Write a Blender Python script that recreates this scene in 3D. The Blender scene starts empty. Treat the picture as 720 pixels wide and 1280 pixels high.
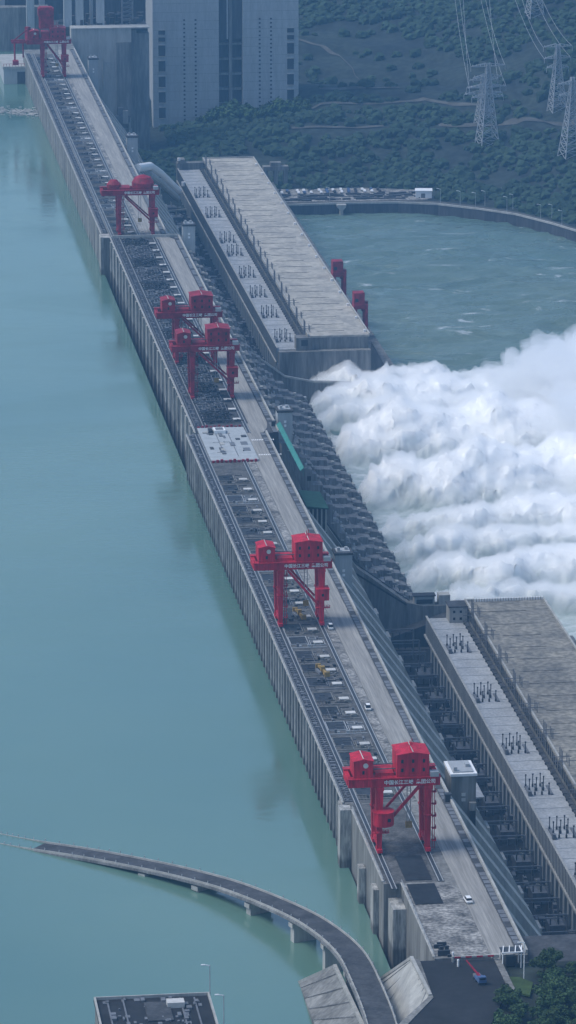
import bpy, bmesh, math, random
import numpy as np
from mathutils import Vector, Matrix, noise as mn
R = math.radians
random.seed(7)
scene = bpy.context.scene
col = scene.collection

# ---------------------------------------------------------------- materials
def mat(name, rgb, rough=.85, var=.25, scale=.15, streak=False, bump=0., metal=0., rgb2=None, spots=0., objrand=0., stretch=None, zband=None):
    m = bpy.data.materials.new(name); m.use_nodes = True
    nt = m.node_tree; N = nt.nodes; L = nt.links
    bs = N['Principled BSDF']; bs.inputs['Specular IOR Level'].default_value = .2; bs.inputs['Roughness'].default_value = rough; bs.inputs['Metallic'].default_value = metal
    tc = N.new('ShaderNodeTexCoord'); mp = N.new('ShaderNodeMapping')
    geo = N.new('ShaderNodeNewGeometry')
    L.new(geo.outputs['Position'], mp.inputs['Vector'])
    mp.inputs['Scale'].default_value = stretch or (1, 1, .12 if streak else 1)
    n1 = N.new('ShaderNodeTexNoise'); n1.inputs['Scale'].default_value = scale; n1.inputs['Detail'].default_value = 8; n1.inputs['Roughness'].default_value = .65
    L.new(mp.outputs[0], n1.inputs['Vector'])
    rp = N.new('ShaderNodeValToRGB'); L.new(n1.outputs['Fac'], rp.inputs['Fac'])
    a = rgb; b = rgb2 or tuple(c*(1-var*1.6) for c in rgb)
    rp.color_ramp.elements[0].position = .36; rp.color_ramp.elements[1].position = .64
    rp.color_ramp.elements[0].color = (*b, 1); rp.color_ramp.elements[1].color = (*a, 1)
    out = rp.outputs['Color']
    if spots:
        n2 = N.new('ShaderNodeTexNoise'); n2.inputs['Scale'].default_value = scale*6; n2.inputs['Detail'].default_value = 6
        L.new(mp.outputs[0], n2.inputs['Vector'])
        r2 = N.new('ShaderNodeValToRGB'); r2.color_ramp.elements[0].position = .42; r2.color_ramp.elements[1].position = .6
        r2.color_ramp.elements[0].color = (1-spots,)*3+(1,); r2.color_ramp.elements[1].color = (1, 1, 1, 1)
        L.new(n2.outputs['Fac'], r2.inputs['Fac'])
        mx = N.new('ShaderNodeMixRGB'); mx.blend_type = 'MULTIPLY'; mx.inputs['Fac'].default_value = 1
        L.new(out, mx.inputs[1]); L.new(r2.outputs[0], mx.inputs[2]); out = mx.outputs[0]
    if objrand:
        oi = N.new('ShaderNodeObjectInfo'); mr = N.new('ShaderNodeMapRange'); mr.inputs['To Min'].default_value = 1-objrand; mr.inputs['To Max'].default_value = 1+objrand
        L.new(oi.outputs['Random'], mr.inputs['Value'])
        mx = N.new('ShaderNodeMixRGB'); mx.blend_type = 'MULTIPLY'; mx.inputs['Fac'].default_value = 1
        L.new(out, mx.inputs[1]); L.new(mr.outputs[0], mx.inputs[2]); out = mx.outputs[0]
    if zband:
        sx = N.new('ShaderNodeSeparateXYZ'); L.new(geo.outputs['Position'], sx.inputs[0])
        am = N.new('ShaderNodeMath'); am.operation = 'MULTIPLY_ADD'; am.inputs[1].default_value = 3.; L.new(n1.outputs['Fac'], am.inputs[0]); L.new(sx.outputs['Z'], am.inputs[2])
        zr = N.new('ShaderNodeMapRange'); zr.inputs['From Min'].default_value = zband[0]+1.5; zr.inputs['From Max'].default_value = zband[1]+1.5; zr.inputs['To Min'].default_value = .42; L.new(am.outputs[0], zr.inputs['Value'])
        mx = N.new('ShaderNodeMixRGB'); mx.blend_type = 'MULTIPLY'; mx.inputs['Fac'].default_value = 1
        L.new(out, mx.inputs[1]); L.new(zr.outputs[0], mx.inputs[2]); out = mx.outputs[0]
    L.new(out, bs.inputs['Base Color'])
    if bump:
        bp = N.new('ShaderNodeBump'); bp.inputs['Strength'].default_value = bump; bp.inputs['Distance'].default_value = .5
        n3 = N.new('ShaderNodeTexNoise'); n3.inputs['Scale'].default_value = scale*5; n3.inputs['Detail'].default_value = 6
        L.new(geo.outputs['Position'], n3.inputs['Vector']); L.new(n3.outputs['Fac'], bp.inputs['Height']); L.new(bp.outputs[0], bs.inputs['Normal'])
    return m
M = dict(
 conc=mat('concrete', (.27,.27,.26), scale=.12, streak=True, var=.32, spots=.28),
 conc_pale=mat('pale_concrete', (.42,.42,.40), scale=.2, streak=True, var=.18, spots=.12),
 face=mat('upstream_concrete', (.52,.52,.50), scale=.3, streak=True, var=.4, spots=.35, zband=(-19.6,-17.8)),
 conc_mid=mat('weathered_concrete', (.25,.255,.26), scale=.2, streak=True, var=.3, spots=.3),
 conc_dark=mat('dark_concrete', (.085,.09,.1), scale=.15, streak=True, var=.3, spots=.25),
 deck=mat('weathered_deck', (.15,.15,.15), scale=.18, var=.35, spots=.35),
 road=mat('concrete_road', (.34,.33,.31), scale=.5, var=.2, spots=.2, stretch=(1,.03,1)),
 asphalt=mat('asphalt', (.03,.032,.037), scale=.06, var=.25, spots=.15),
 rubble=mat('stained_rubble', (.42,.41,.39), scale=.13, rgb2=(.12,.12,.12), spots=.5, bump=.4),
 plate=mat('dark_cover_plate', (.035,.04,.05), scale=.3, var=.3, rough=.6, objrand=.35),
 lid=mat('pale_lid', (.5,.5,.49), scale=.5, var=.12, objrand=.15),
 steel=mat('grey_steel', (.16,.17,.19), scale=.5, var=.2, rough=.55),
 steel_dark=mat('dark_steel', (.045,.05,.06), scale=.5, var=.2, rough=.5),
 steel_pale=mat('galvanised_steel', (.34,.36,.38), scale=.5, var=.1, rough=.5),
 white=mat('white_paint', (.75,.76,.77), scale=.5, var=.06, rough=.5),
 red=mat('red_crane_paint', (.64,.012,.045), scale=.3, var=.3, rough=.6, spots=.3, streak=True),
 red_old=mat('dull_red_crane_paint', (.36,.014,.045), scale=.3, var=.35, rough=.6, spots=.2),
 yellow=mat('yellow_paint', (.36,.24,.07), scale=.5, var=.2, rough=.6),
 teal=mat('turquoise_sheet', (.04,.21,.185), scale=.3, var=.15, rough=.5),
 green=mat('dark_green_roof', (.02,.075,.06), scale=.3, var=.2),
 blue=mat('blue_paint', (.07,.12,.24), scale=.3, var=.1),
 glass=mat('dark_window', (.02,.025,.035), scale=.3, var=.1, rough=.2),
 open=mat('dark_opening', (.035,.04,.05), scale=.3, var=.1, rough=.8),
 roof=mat('weathered_roof', (.46,.435,.38), scale=.05, rgb2=(.33,.315,.285), spots=.25, bump=.1),
 roof_old=mat('old_roof', (.32,.30,.255), scale=.06, rgb2=(.17,.165,.15), spots=.4, bump=.3),
 terrace=mat('terrace_slab', (.42,.44,.46), scale=.15, var=.16, spots=.2),
 panel=mat('pale_panel', (.39,.42,.44), scale=.3, streak=True, var=.12, spots=.1),
 yard=mat('yard_ground', (.03,.034,.04), scale=.1, rgb2=(.016,.018,.022), spots=.4),
 bark=mat('bark', (.07,.055,.04), scale=2),
 leaf=mat('leaf', (.055,.10,.035), scale=.25, rgb2=(.022,.05,.02), rough=.7, objrand=.3),
 forest=mat('forest_canopy', (.042,.075,.042), scale=.02, rgb2=(.022,.044,.03), rough=.9, spots=.3),
 soil=mat('hillside', (.042,.056,.046), scale=.03, rgb2=(.022,.03,.032), rough=.95, spots=.4, bump=.5),
 grass=mat('grass', (.055,.095,.03), scale=.2, var=.3, rough=.9),
 path=mat('earth_track', (.10,.10,.09), scale=.1, var=.25),
)

# water
def water(name, rgb, wave, strength, rough, foam=None, calm=None):
    m = bpy.data.materials.new(name); m.use_nodes = True
    nt = m.node_tree; N = nt.nodes; L = nt.links; bs = N['Principled BSDF']
    bs.inputs['Roughness'].default_value = rough; bs.inputs['IOR'].default_value = 1.5 if foam else 1.75
    geo = N.new('ShaderNodeNewGeometry')
    n0 = N.new('ShaderNodeTexNoise'); n0.inputs['Scale'].default_value = .004; n0.inputs['Detail'].default_value = 4
    L.new(geo.outputs['Position'], n0.inputs['Vector'])
    rp = N.new('ShaderNodeValToRGB'); rp.color_ramp.elements[0].position = .3; rp.color_ramp.elements[1].position = .7
    rp.color_ramp.elements[0].color = (*[c*q for c, q in zip(rgb, (.74,.84,.88))], 1); rp.color_ramp.elements[1].color = (*[c*q for c, q in zip(rgb, (1.22,1.1,1.06))], 1)
    L.new(n0.outputs['Fac'], rp.inputs['Fac']); out = rp.outputs[0]
    if foam:
        nf = N.new('ShaderNodeTexNoise'); nf.inputs['Scale'].default_value = foam[0]; nf.inputs['Detail'].default_value = 9; nf.inputs['Roughness'].default_value = .7; nf.inputs['Distortion'].default_value = 1.2
        mpf = N.new('ShaderNodeMapping'); mpf.inputs['Scale'].default_value = (.6, 1.5, 1); mpf.inputs['Rotation'].default_value = (0, 0, R(15))
        L.new(geo.outputs['Position'], mpf.inputs['Vector']); L.new(mpf.outputs[0], nf.inputs['Vector'])
        rf = N.new('ShaderNodeValToRGB'); rf.color_ramp.elements[0].position = foam[1]; rf.color_ramp.elements[1].position = foam[1]+.12
        rf.color_ramp.elements[0].color = (0, 0, 0, 1); rf.color_ramp.elements[1].color = (1, 1, 1, 1); L.new(nf.outputs['Fac'], rf.inputs['Fac'])
        mx = N.new('ShaderNodeMixRGB'); L.new(rf.outputs[0], mx.inputs[0]); L.new(out, mx.inputs[1]); mx.inputs[2].default_value = (.6, .64, .66, 1); out = mx.outputs[0]
    L.new(out, bs.inputs['Base Color'])
    mp = N.new('ShaderNodeMapping'); mp.inputs['Scale'].default_value = (.7, 1.6, 1)
    L.new(geo.outputs['Position'], mp.inputs['Vector'])
    w = N.new('ShaderNodeTexNoise'); w.inputs['Scale'].default_value = wave; w.inputs['Detail'].default_value = 7; w.inputs['Roughness'].default_value = .6; w.inputs['Distortion'].default_value = .6
    L.new(mp.outputs[0], w.inputs['Vector'])
    h = w.outputs['Fac']
    if calm:   # patches of wind-ruffled and smooth water
        nc = N.new('ShaderNodeTexNoise'); nc.inputs['Scale'].default_value = calm; nc.inputs['Detail'].default_value = 3; L.new(geo.outputs['Position'], nc.inputs['Vector'])
        mul = N.new('ShaderNodeMath'); mul.operation = 'MULTIPLY'; L.new(h, mul.inputs[0]); L.new(nc.outputs['Fac'], mul.inputs[1]); h = mul.outputs[0]
    nr = N.new('ShaderNodeTexNoise'); nr.inputs['Scale'].default_value = .007; nr.inputs['Detail'].default_value = 5; nr.inputs['Distortion'].default_value = 1.5; L.new(mp.outputs[0], nr.inputs['Vector'])
    mr = N.new('ShaderNodeMapRange'); mr.inputs['From Min'].default_value = .4; mr.inputs['From Max'].default_value = .62; mr.inputs['To Min'].default_value = rough*.6; mr.inputs['To Max'].default_value = rough*2.0; L.new(nr.outputs['Fac'], mr.inputs['Value']); L.new(mr.outputs[0], bs.inputs['Roughness'])
    bp = N.new('ShaderNodeBump'); bp.inputs['Strength'].default_value = strength; bp.inputs['Distance'].default_value = 7. if foam else 1.2
    L.new(h, bp.inputs['Height']); L.new(bp.outputs[0], bs.inputs['Normal'])
    return m
M['res'] = water('reservoir_water', (.086,.178,.146), .11, .13, .10, calm=.008)
M['tail'] = water('tailwater', (.105,.165,.14), .05, 1.0, .20, foam=(.035, .60), calm=.009)

def foam_mat(name, c):
    m = mat(name, c, rough=.9, var=.05, scale=.05)
    bs = m.node_tree.nodes['Principled BSDF']
    bs.inputs['Subsurface Weight'].default_value = .6; bs.inputs['Subsurface Radius'].default_value = (4, 4, 4); bs.inputs['Subsurface Scale'].default_value = 1.
    return m
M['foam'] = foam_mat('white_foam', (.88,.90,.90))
def churn_shade():  # low foam coloured grey-green: churned water plus painted shade under the plumes
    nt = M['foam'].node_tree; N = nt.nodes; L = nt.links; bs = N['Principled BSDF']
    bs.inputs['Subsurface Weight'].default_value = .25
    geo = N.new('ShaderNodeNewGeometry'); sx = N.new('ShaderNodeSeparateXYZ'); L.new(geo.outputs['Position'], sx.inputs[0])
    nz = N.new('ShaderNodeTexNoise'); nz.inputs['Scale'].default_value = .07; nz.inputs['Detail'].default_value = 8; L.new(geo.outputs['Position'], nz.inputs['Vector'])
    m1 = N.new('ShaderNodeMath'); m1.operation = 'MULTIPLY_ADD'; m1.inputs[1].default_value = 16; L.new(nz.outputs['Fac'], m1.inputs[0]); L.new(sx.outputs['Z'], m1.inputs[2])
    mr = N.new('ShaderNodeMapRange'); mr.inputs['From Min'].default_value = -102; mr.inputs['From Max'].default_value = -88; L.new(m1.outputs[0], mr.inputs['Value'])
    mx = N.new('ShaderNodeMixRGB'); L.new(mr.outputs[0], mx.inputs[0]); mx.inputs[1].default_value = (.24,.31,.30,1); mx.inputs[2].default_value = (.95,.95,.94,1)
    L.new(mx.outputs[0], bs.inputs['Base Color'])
churn_shade()

# ---------------------------------------------------------------- mesh helper
class MB:
    def __init__(s): s.v = []; s.f = []
    def add(s, vs, fs):
        b = len(s.v); s.v += [tuple(v) for v in vs]; s.f += [tuple(i+b for i in f) for f in fs]; return s
    def box(s, x0, x1, y0, y1, z0, z1):
        return s.add([(x0,y0,z0),(x1,y0,z0),(x1,y1,z0),(x0,y1,z0),(x0,y0,z1),(x1,y0,z1),(x1,y1,z1),(x0,y1,z1)],
                     [(0,3,2,1),(4,5,6,7),(0,1,5,4),(1,2,6,5),(2,3,7,6),(3,0,4,7)])
    def prism(s, prof, y0, y1):          # prof: xz polygon
        n = len(prof)
        return s.add([(x,y0,z) for x,z in prof]+[(x,y1,z) for x,z in prof],
              [tuple(range(n)), tuple(range(2*n-1,n-1,-1))]+[(i,i+n,(i+1)%n+n,(i+1)%n) for i in range(n)])
    def slab(s, poly, z0, z1):           # poly: xy polygon
        n = len(poly)
        return s.add([(x,y,z0) for x,y in poly]+[(x,y,z1) for x,y in poly],
              [tuple(range(n-1,-1,-1)), tuple(range(n,2*n))]+[(i,(i+1)%n,(i+1)%n+n,i+n) for i in range(n)])
    def bar(s, p, q, w, w2=None, n=4):
        p = Vector(p); q = Vector(q); d = q-p
        if d.length < 1e-6: return s
        d.normalize(); u = d.orthogonal() if abs(d.z) > .99 else d.cross(Vector((0,0,1)))
        u.normalize(); t = d.cross(u); w2 = w if w2 is None else w2
        vs = []
        for c, r in ((p, w), (q, w2)):
            for i in range(n):
                a = 2*math.pi*(i+.5)/n; vs.append(c+(u*math.cos(a)+t*math.sin(a))*r*(.7071 if n == 4 else .5)*1.0)
        return s.add(vs, [tuple(range(n-1,-1,-1)), tuple(range(n,2*n))]+[(i,(i+1)%n,(i+1)%n+n,i+n) for i in range(n)])
    def tube(s, pts, w, n=8):
        for a, b in zip(pts[:-1], pts[1:]): s.bar(a, b, w, n=n)
        return s
    def build(s, name, m, parent=None, bevel=0, smooth=False):
        me = bpy.data.meshes.new(name); me.from_pydata(s.v, [], s.f); me.update()
        if smooth:
            me.polygons.foreach_set('use_smooth', [True]*len(me.polygons))
        o = bpy.data.objects.new(name, me); col.objects.link(o)
        if m: me.materials.append(M[m] if isinstance(m, str) else m)
        if parent: o.parent = parent
        if bevel:
            b = o.modifiers.new('b', 'BEVEL'); b.width = bevel; b.segments = 1; b.limit_method = 'ANGLE'
        return o
def tag(o, label=None, cat=None, group=None, kind=None):
    for k, v in (('label', label), ('category', cat), ('group', group), ('kind', kind)):
        if v: o[k] = v
    return o
def empty(name, loc=(0,0,0), rz=0, label=None, cat=None, group=None):
    o = bpy.data.objects.new(name, None); col.objects.link(o); o.location = loc; o.rotation_euler = (0,0,rz)
    return tag(o, label, cat, group)
def copy_tree(o, parent=None):
    c = o.copy(); col.objects.link(c); c.parent = parent
    for ch in [x for x in o.children]: copy_tree(ch, c)
    return c
def inst(o, parent, loc, rz=None):       # a repeated part sharing mesh data
    c = o.copy(); col.objects.link(c); c.parent = parent; c.location = loc
    if rz is not None: c.rotation_euler = (0,0,rz)
    return c
def struct(o): o['kind'] = 'structure'; return o

# ---------------------------------------------------------------- terrain
WT = -22.; WD = -112.
def sm(a, b, x):
    t = min(1, max(0, (x-a)/(b-a))); return t*t*(3-2*t)
shore = [(240,3120),(330,3146),(396,3150),(435,3152),(470,3150),(498,3140),(525,3118),(548,3094),(568,3056),(585,3015),(612,2930),(650,2800),(720,2560),(900,1900),(1400,900)]
def shore_y(x):
    for (a,b),(c,d) in zip(shore[:-1], shore[1:]):
        if a <= x <= c: return b+(d-b)*(x-a)/(c-a)
    return shore[0][1] if x < shore[0][0] else shore[-1][1]
def ground_z(x, y):
    d = y-shore_y(x)
    if d < 0: return -102
    z = -102+.5*sm(0,20,d)
    z += 26*sm(60, 330, d)+26*sm(250, 650, d)
    n = mn.fractal(Vector((x*.004, y*.004, 3.1)), 1, 2, 5)
    z += n*9*sm(60, 200, d)
    z += sm(500, 1500, d)*(110+60*mn.fractal(Vector((x*.0016, y*.0016, 7.7)), 1, 2, 4))
    # terraces cut across the slope
    z += 4*sm(400, 412, d+.1*(x-450))+4*sm(450, 460, d-.1*(x-450))+3*sm(305, 325, d+.12*(x-450))-2*sm(345, 365, d+.1*(x-450))
    if 296 < x < 450 and 3230 < y < 3450:
        w_ = sm(296,306,x)*sm(450,440,x)*sm(3230,3260,y); z = z*(1-w_)+min(z, -92+(x-317)*.11+n*3)*w_
    return z
def build_terrain():
    xs = np.concatenate([np.arange(180, 1000, 8), np.arange(1000, 3000, 60)]); b = MB()
    ds = np.concatenate([np.arange(0.6, 60, 10), np.arange(60, 1000, 8), np.arange(1000, 3500, 60)])
    nx, nd = len(xs), len(ds)
    for d in ds:
        for x in xs:
            x = float(x); y = shore_y(x)+float(d); b.v.append((x, y, ground_z(x, y)))
    for j in range(nd-1):
        for i in range(nx-1):
            a = j*nx+i; b.f.append((a, a+1, a+nx+1, a+nx))
    return b.build('hillside', 'soil', smooth=True)
struct(build_terrain())
struct(MB().box(-9000,12000,-2000,14000,-131,-130).build('ground', 'soil'))
# water sheets
b = MB(); b.add([(-9000,-2000,WT),(203.6,-2000,WT),(203.6,3262,WT),(-9000,3262,WT)], [(0,1,2,3)])
b.add([(-9000,3262,WT),(236,3262,WT),(236,3420,WT),(-9000,3420,WT)], [(0,1,2,3)]); struct(b.build('reservoir_water', 'res'))
b = MB(); b.add([(330,1000,WD),(3000,1000,WD),(3000,3600,WD),(330,3600,WD)], [(0,1,2,3)])
xs = np.arange(331, 820, 3.2); ys = np.arange(2450, 3156, 3.2); k0 = len(b.v); nx = len(xs)
for y in ys:
    for x in xs:
        p = Vector((float(x)*.016+float(y)*.004, float(y)*.05, 0)); p += Vector((mn.noise(p*.7), mn.noise(p*.7+Vector((5,5,5))), 0))*.8
        h = (1-abs(mn.noise(p*1.1)*2))*2.6+mn.fractal(p*2.6, 1, 2, 4)*1.6
        b.v.append((float(x), float(y), WD+1.7+h*.85))
for j in range(len(ys)-1):
    for i in range(nx-1): a = k0+j*nx+i; b.f.append((a,a+1,a+nx+1,a+nx))
struct(b.build('river_water', 'tail', smooth=True))

# ---------------------------------------------------------------- the dam
dam = empty('concrete_dam', (220, 1900, 0), 0, 'long grey concrete gravity dam running from the abutment up to the ship lift', 'dam')
def P_(o):   # parent keeping world coordinates
    o.parent = dam; o.matrix_parent_inverse = Matrix.Translation((-220, -1900, 0)); return o
SA, SB, SC = (1480., 2040.), (2040., 2531.), (2531., 3262.)
def dpart(b, name, m, **k): return P_(b.build(name, m, **k))
dpart(MB().prism([(204.5,0),(241,0),(241,-8),(261,-46),(279,-100),(279,-106),(204.5,-128)], 1394, 1480), 'dam_block', 'conc')
dpart(MB().prism([(210.5,0),(241,0),(241,-8),(261,-46),(279,-100),(279,-106),(210.5,-128)], 1321, 1394), 'dam_block', 'conc')
dpart(MB().prism([(203,0),(241,0),(241,-8),(261,-46),(279,-100),(279,-106),(203,-128)], *SA), 'dam_block', 'conc')
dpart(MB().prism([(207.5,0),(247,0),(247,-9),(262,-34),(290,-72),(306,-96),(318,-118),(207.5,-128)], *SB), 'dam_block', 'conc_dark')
dpart(MB().prism([(203,0),(241,0),(241,-8),(261,-46),(279,-100),(279,-106),(203,-128)], *SC), 'dam_block', 'conc')
# upstream face: ribs (trash rack columns) -- a strip of narrow piers per section
def rib_strip(x, y0, y1, step, w, d, m, z0=-30, z1=-1.4, single=True):
    y = y0; o = None; b = MB()
    while y < y1:
        if single:
            if o is None: o = MB().box(-d, -.06, 0, w, z0, z1).build('face_rib', m); c = o
            else: c = o.copy(); col.objects.link(c)
            c.location = (x, y, random.uniform(-.25,.1)); P_(c)
        else: b.box(x-d, x-.02, y, y+w, z0, z1)
        y += step
    if not single: dpart(b, 'face_rib', m)['kind'] = 'stuff'
rib_strip(203, 1481, 2038, 8.7, 1.5, .6, 'face')
rib_strip(207.5, 2042, 2528, 21, 3.2, 1.0, 'face'); rib_strip(207.5, 2052.5, 2528, 21, 1.5, .6, 'face', single=False)
rib_strip(203, 2540, 3255, 19.15, 1.0, .25, 'face', single=False)
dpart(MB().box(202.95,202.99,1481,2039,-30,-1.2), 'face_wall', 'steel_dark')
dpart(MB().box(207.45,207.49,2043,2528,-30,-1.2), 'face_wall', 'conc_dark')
# buttress blocks where the section ends step in
dpart(MB().box(200.4,208.2,1474,1480,-30,-.3).box(201.1,204.3,1480,1486,-30,-.6), 'end_pier', 'face')
dpart(MB().box(202.0,204.3,1436,1441,-30,-9), 'end_pier', 'face')
dpart(MB().box(202.6,204.4,1405,1412,-30,-6).box(206,210.4,1382,1393.8,-30,-5), 'end_pier', 'face')
dpart(MB().box(201.3,207.3,2531.1,2543,-30,.2), 'end_pier', 'face')
# coping band and slim railing on the upstream edge
def coping(x, y0, y1, h=1.1):
    dpart(MB().box(x-.45, x+.35, y0, y1, 0.02, .35), 'coping', 'conc_pale')
    b = MB(); n = int((y1-y0)/4.8)
    for k in range(n): b.box(x-.1, x+.05, y0+2+k*4.8, y0+2.15+k*4.8, .35, h+.3)
    for z in (.85, h+.25): b.box(x-.07, x+.03, y0, y1, z, z+.09)
    dpart(b, 'railing', 'steel_pale')
coping(202.4, 1481, 2040); coping(207.0, 2043, 2531); coping(202.6, 2543, 3258); coping(204.6, 1396, 1473); coping(210.6, 1322, 1394)
# downstream parapets
def parapet(x, y0, y1):
    dpart(MB().box(x-.5, x+.25, y0, y1, .0, 1.35), 'parapet', 'conc_pale')
    dpart(MB().box(x-3.0, x-.55, y0, y1, .02, .24), 'service_gutter', 'conc_dark')
    b = MB(); y = y0
    while y < y1-4: b.box(x-2.8, x-.7, y, y+3.4, .24, .34+.1*random.random()); y += 4.1 if random.random() > .2 else 9
    dpart(b, 'gutter_cover', 'steel')
parapet(241, 1322, 2040); parapet(247.2, 2040, 2531); parapet(241, 2531, 3259)
# roads (structure), 229-238 etc
def road(poly, name='crest_road', m='road', z=.16):
    b = MB().slab(poly, .012, z); return struct(b.build(name, m))
road([(229.0,1322),(237.6,1322),(237.6,2034),(242.5,2050),(243.8,2060),(243.8,2522),(237.4,2540),(237.4,3258),(228.2,3258),(228.2,2541),(234.6,2524),(234.6,2062),(231,2044),(229.3,2030)])
b = MB()
for y in (2026.0, 1996.6):        # white ladder crossings
    for k in range(13): b.box(232.3+k*.85, 232.75+k*.85, y-1.1, y+1.1, .165, .172)
struct(b.build('crossing_marks', 'white'))
# strips between downstream rail and road
dpart(MB().box(225.6,228.9,1480,2034,.02,.1), 'pale_strip', 'rubble'); dpart(MB().box(226,228.1,2541,3250,.02,.1), 'pale_strip', 'rubble')
dpart(MB().slab([(211.2,1322),(228.9,1322),(228.9,1382),(226,1392),(211.2,1392)], .02, .09), 'stained_apron', 'rubble')
dpart(MB().box(205.5,223,1394.5,1479,.02,.07), 'stained_apron', 'deck')
# crane rails with slot
def rails(x, y0, y1):
    dpart(MB().box(x-1.1, x+1.1, y0, y1, .02, .18), 'rail_bed', 'steel_dark')
    dpart(MB().box(x-.85, x-.6, y0, y1, .18, .42).box(x+.6, x+.85, y0, y1, .18, .42), 'crane_rail', 'steel_pale')
for x in (207.3, 224.2): rails(x, 1388 if x < 210 else 1394, 2040)
for x in (212.9, 232.6): rails(x, 2040.5, 2531)
for x in (208.8, 224.3): rails(x, 2531.5, 3240)
# platform at the end of the spillway
dpart(MB().box(208.6,231,1985,2050,.2,.9), 'platform', 'panel')
r = random.Random(41)
for k in range(16): x = r.uniform(209.5,228); y = r.uniform(1988,2046); dpart(MB().box(x,x+r.uniform(.3,2.6),y,y+r.uniform(.4,7),.91,1.0+r.uniform(.05,.5)), 'platform_gear', r.choice(('conc_dark','steel','conc_pale')))
b = MB()
for x, y, w, l in ((213,2000,4,.35),(213,2020,8,.35),(222,1992,.3,50),(216,2005,.3,40),(226,2002,3.2,6),(226,2014,3.2,6),(212,2036,2,3),(219,2028,1.2,5)): b.box(x,x+w,y,y+l,.9,1.05)
dpart(b, 'platform_cover', 'steel')
dpart(MB().box(215.5,221,2037,2044,.9,2.6), 'control_hut', 'white'); dpart(MB().box(216.4,220.1,2038,2043,2.6,2.68), 'hut_roof', 'steel')
dpart(MB().box(213,215,2038,2044,.9,2.2), 'tarpaulin', 'glass')
for yy in (1983.6, 2051.6):
    for k in range(11): dpart(MB().box(208.9+k*2, 210.1+k*2, yy, yy+1, .1, 1.0+.3*(k % 3)).box(209.3+k*2,209.6+k*2,yy-.3,yy-.01,.1,.8), 'barrier', 'red_old')

# deck fittings, sections A and C (bays of 19.15 m)
lid0 = MB().box(-1.9,1.9,-1.5,1.5,0,.35).build('hatch_lid', 'lid'); cov0 = MB().box(-3.9,3.6,-5.2,5.2,0,.12).build('cover_plate', 'plate')
def frame_mb(seed):
    r = random.Random(seed); b = MB()
    def ring_(x0,x1,y0,y1,w=.3,h=.34):
        b.box(x0,x1,y0,y0+w,0,h).box(x0,x1,y1-w,y1,0,h).box(x0,x0+w,y0+w,y1-w,0,h).box(x1-w,x1,y0+w,y1-w,0,h)
    ring_(-7.6,-.1,1.2,12); ring_(.4,6.4,-.2,6.4,.26); b.box(-7.8,6.6,-3.6,-3.2,0,.3)
    if seed % 2: ring_(.6,3.6,8,11,.22); b.box(4.2,6.3,9,9.3,0,.4)
    for k in range(3):
        x = r.uniform(-6,5); y = r.choice((-2.6,-1.6,7.4)); b.box(x,x+r.uniform(.6,1.6),y,y+r.uniform(.5,1.2),0,r.uniform(.5,1.3))
    return b
frs = [frame_mb(k).build('gate_slot_frame', ('conc','steel_pale','conc','steel')[k]) for k in range(4)]
first = {'l': 1, 'c': 1, 'f': {0:1,1:1,2:1,3:1}}
def use(o, key, loc):
    if first.get(key, 0): first[key] = 0; c = o
    else: c = o.copy(); col.objects.link(c)
    c.location = loc; P_(c); return c
ck = []
for q in range(3):
    r = random.Random(90+q); b = MB()
    for k in range(3):
        x = r.uniform(-6.6,5.8); y = r.uniform(-9,9); w = r.uniform(.3,1.2); l = r.uniform(.4,2.6); b.box(x,x+w,y,y+l,0,r.uniform(.3,1.5))
    for k in range(4):
        x = r.uniform(-6.5,1); y = r.uniform(-9,9); b.box(x,x+r.uniform(2,6),y,y+.22,0,.3)
    for k in range(2):
        x = r.uniform(-6.5,6); b.box(x,x+.2,-9,r.uniform(-2,9),0,.28)
    ck.append(b.build('deck_gear', ('steel_dark','steel','plate')[q]))
def bay(cx, y, i, jitter=True):
    q = (i*5+i//2) % 3; kk = 'g%d' % q; first.setdefault(kk, 1); use(ck[q], kk, (cx, y+1.5, .05))
    if i % 4 == 1: q = (q+1) % 3; kk = 'g%d' % q; first.setdefault(kk, 1); use(ck[q], kk, (cx, y-2, .06)).rotation_euler.z = math.pi
    random.seed(i+int(cx)); y += random.uniform(-.7,.7)
    use(lid0, 'l', (cx+3.7, y, .3)).rotation_euler.z = 0
    use(cov0, 'c', (cx-3.6+(.4 if i % 3 else 0), y+3.5, .05))
    k = (i*7+i//3) % 4; key = 'f%d' % k
    if key not in first: first[key] = 1
    use(frs[k], key, (cx, y-3, .05))
dpart(MB().box(208.6,223,1480,1984,.015,.045), 'deck_surface', 'deck'); dpart(MB().box(210,223.1,2532,3240,.015,.045), 'deck_surface', 'deck')
for i in range(25): bay(215.9, 1491+i*19.15, i)
for i in range(34): bay(216.6, 2545+i*20.3, i)
# near apron: two big dark cover slabs
dpart(MB().box(212,221.5,1372,1392,.1,.3), 'cover_slab', 'plate'); dpart(MB().box(212.3,221.3,1396,1421,.1,.32), 'cover_slab', 'plate')
# upstream strip: lattice of cable supports
for (x, y0, y1) in ((204.8,1482,2038),(209.9,2056,2528),(205.4,2545,3240)):
    b = MB(); r = random.Random(int(y0)); y = y0
    while y < y1:
        b.box(x-1.5, x+1.3, y, y+.35, .03, .55); 
        if r.random() < .75: b.box(x-1.4+r.random()*1.5, x-.4+r.random()*1.5, y+.6, y+1.9, .03, .3+r.random()*.9)
        y += 2.4
    b.box(x-1.7,x-1.5,y0,y1,.03,.7).box(x-.1,x+.05,y0,y1,.03,.5); dpart(b, 'cable_rack', 'steel')

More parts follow.
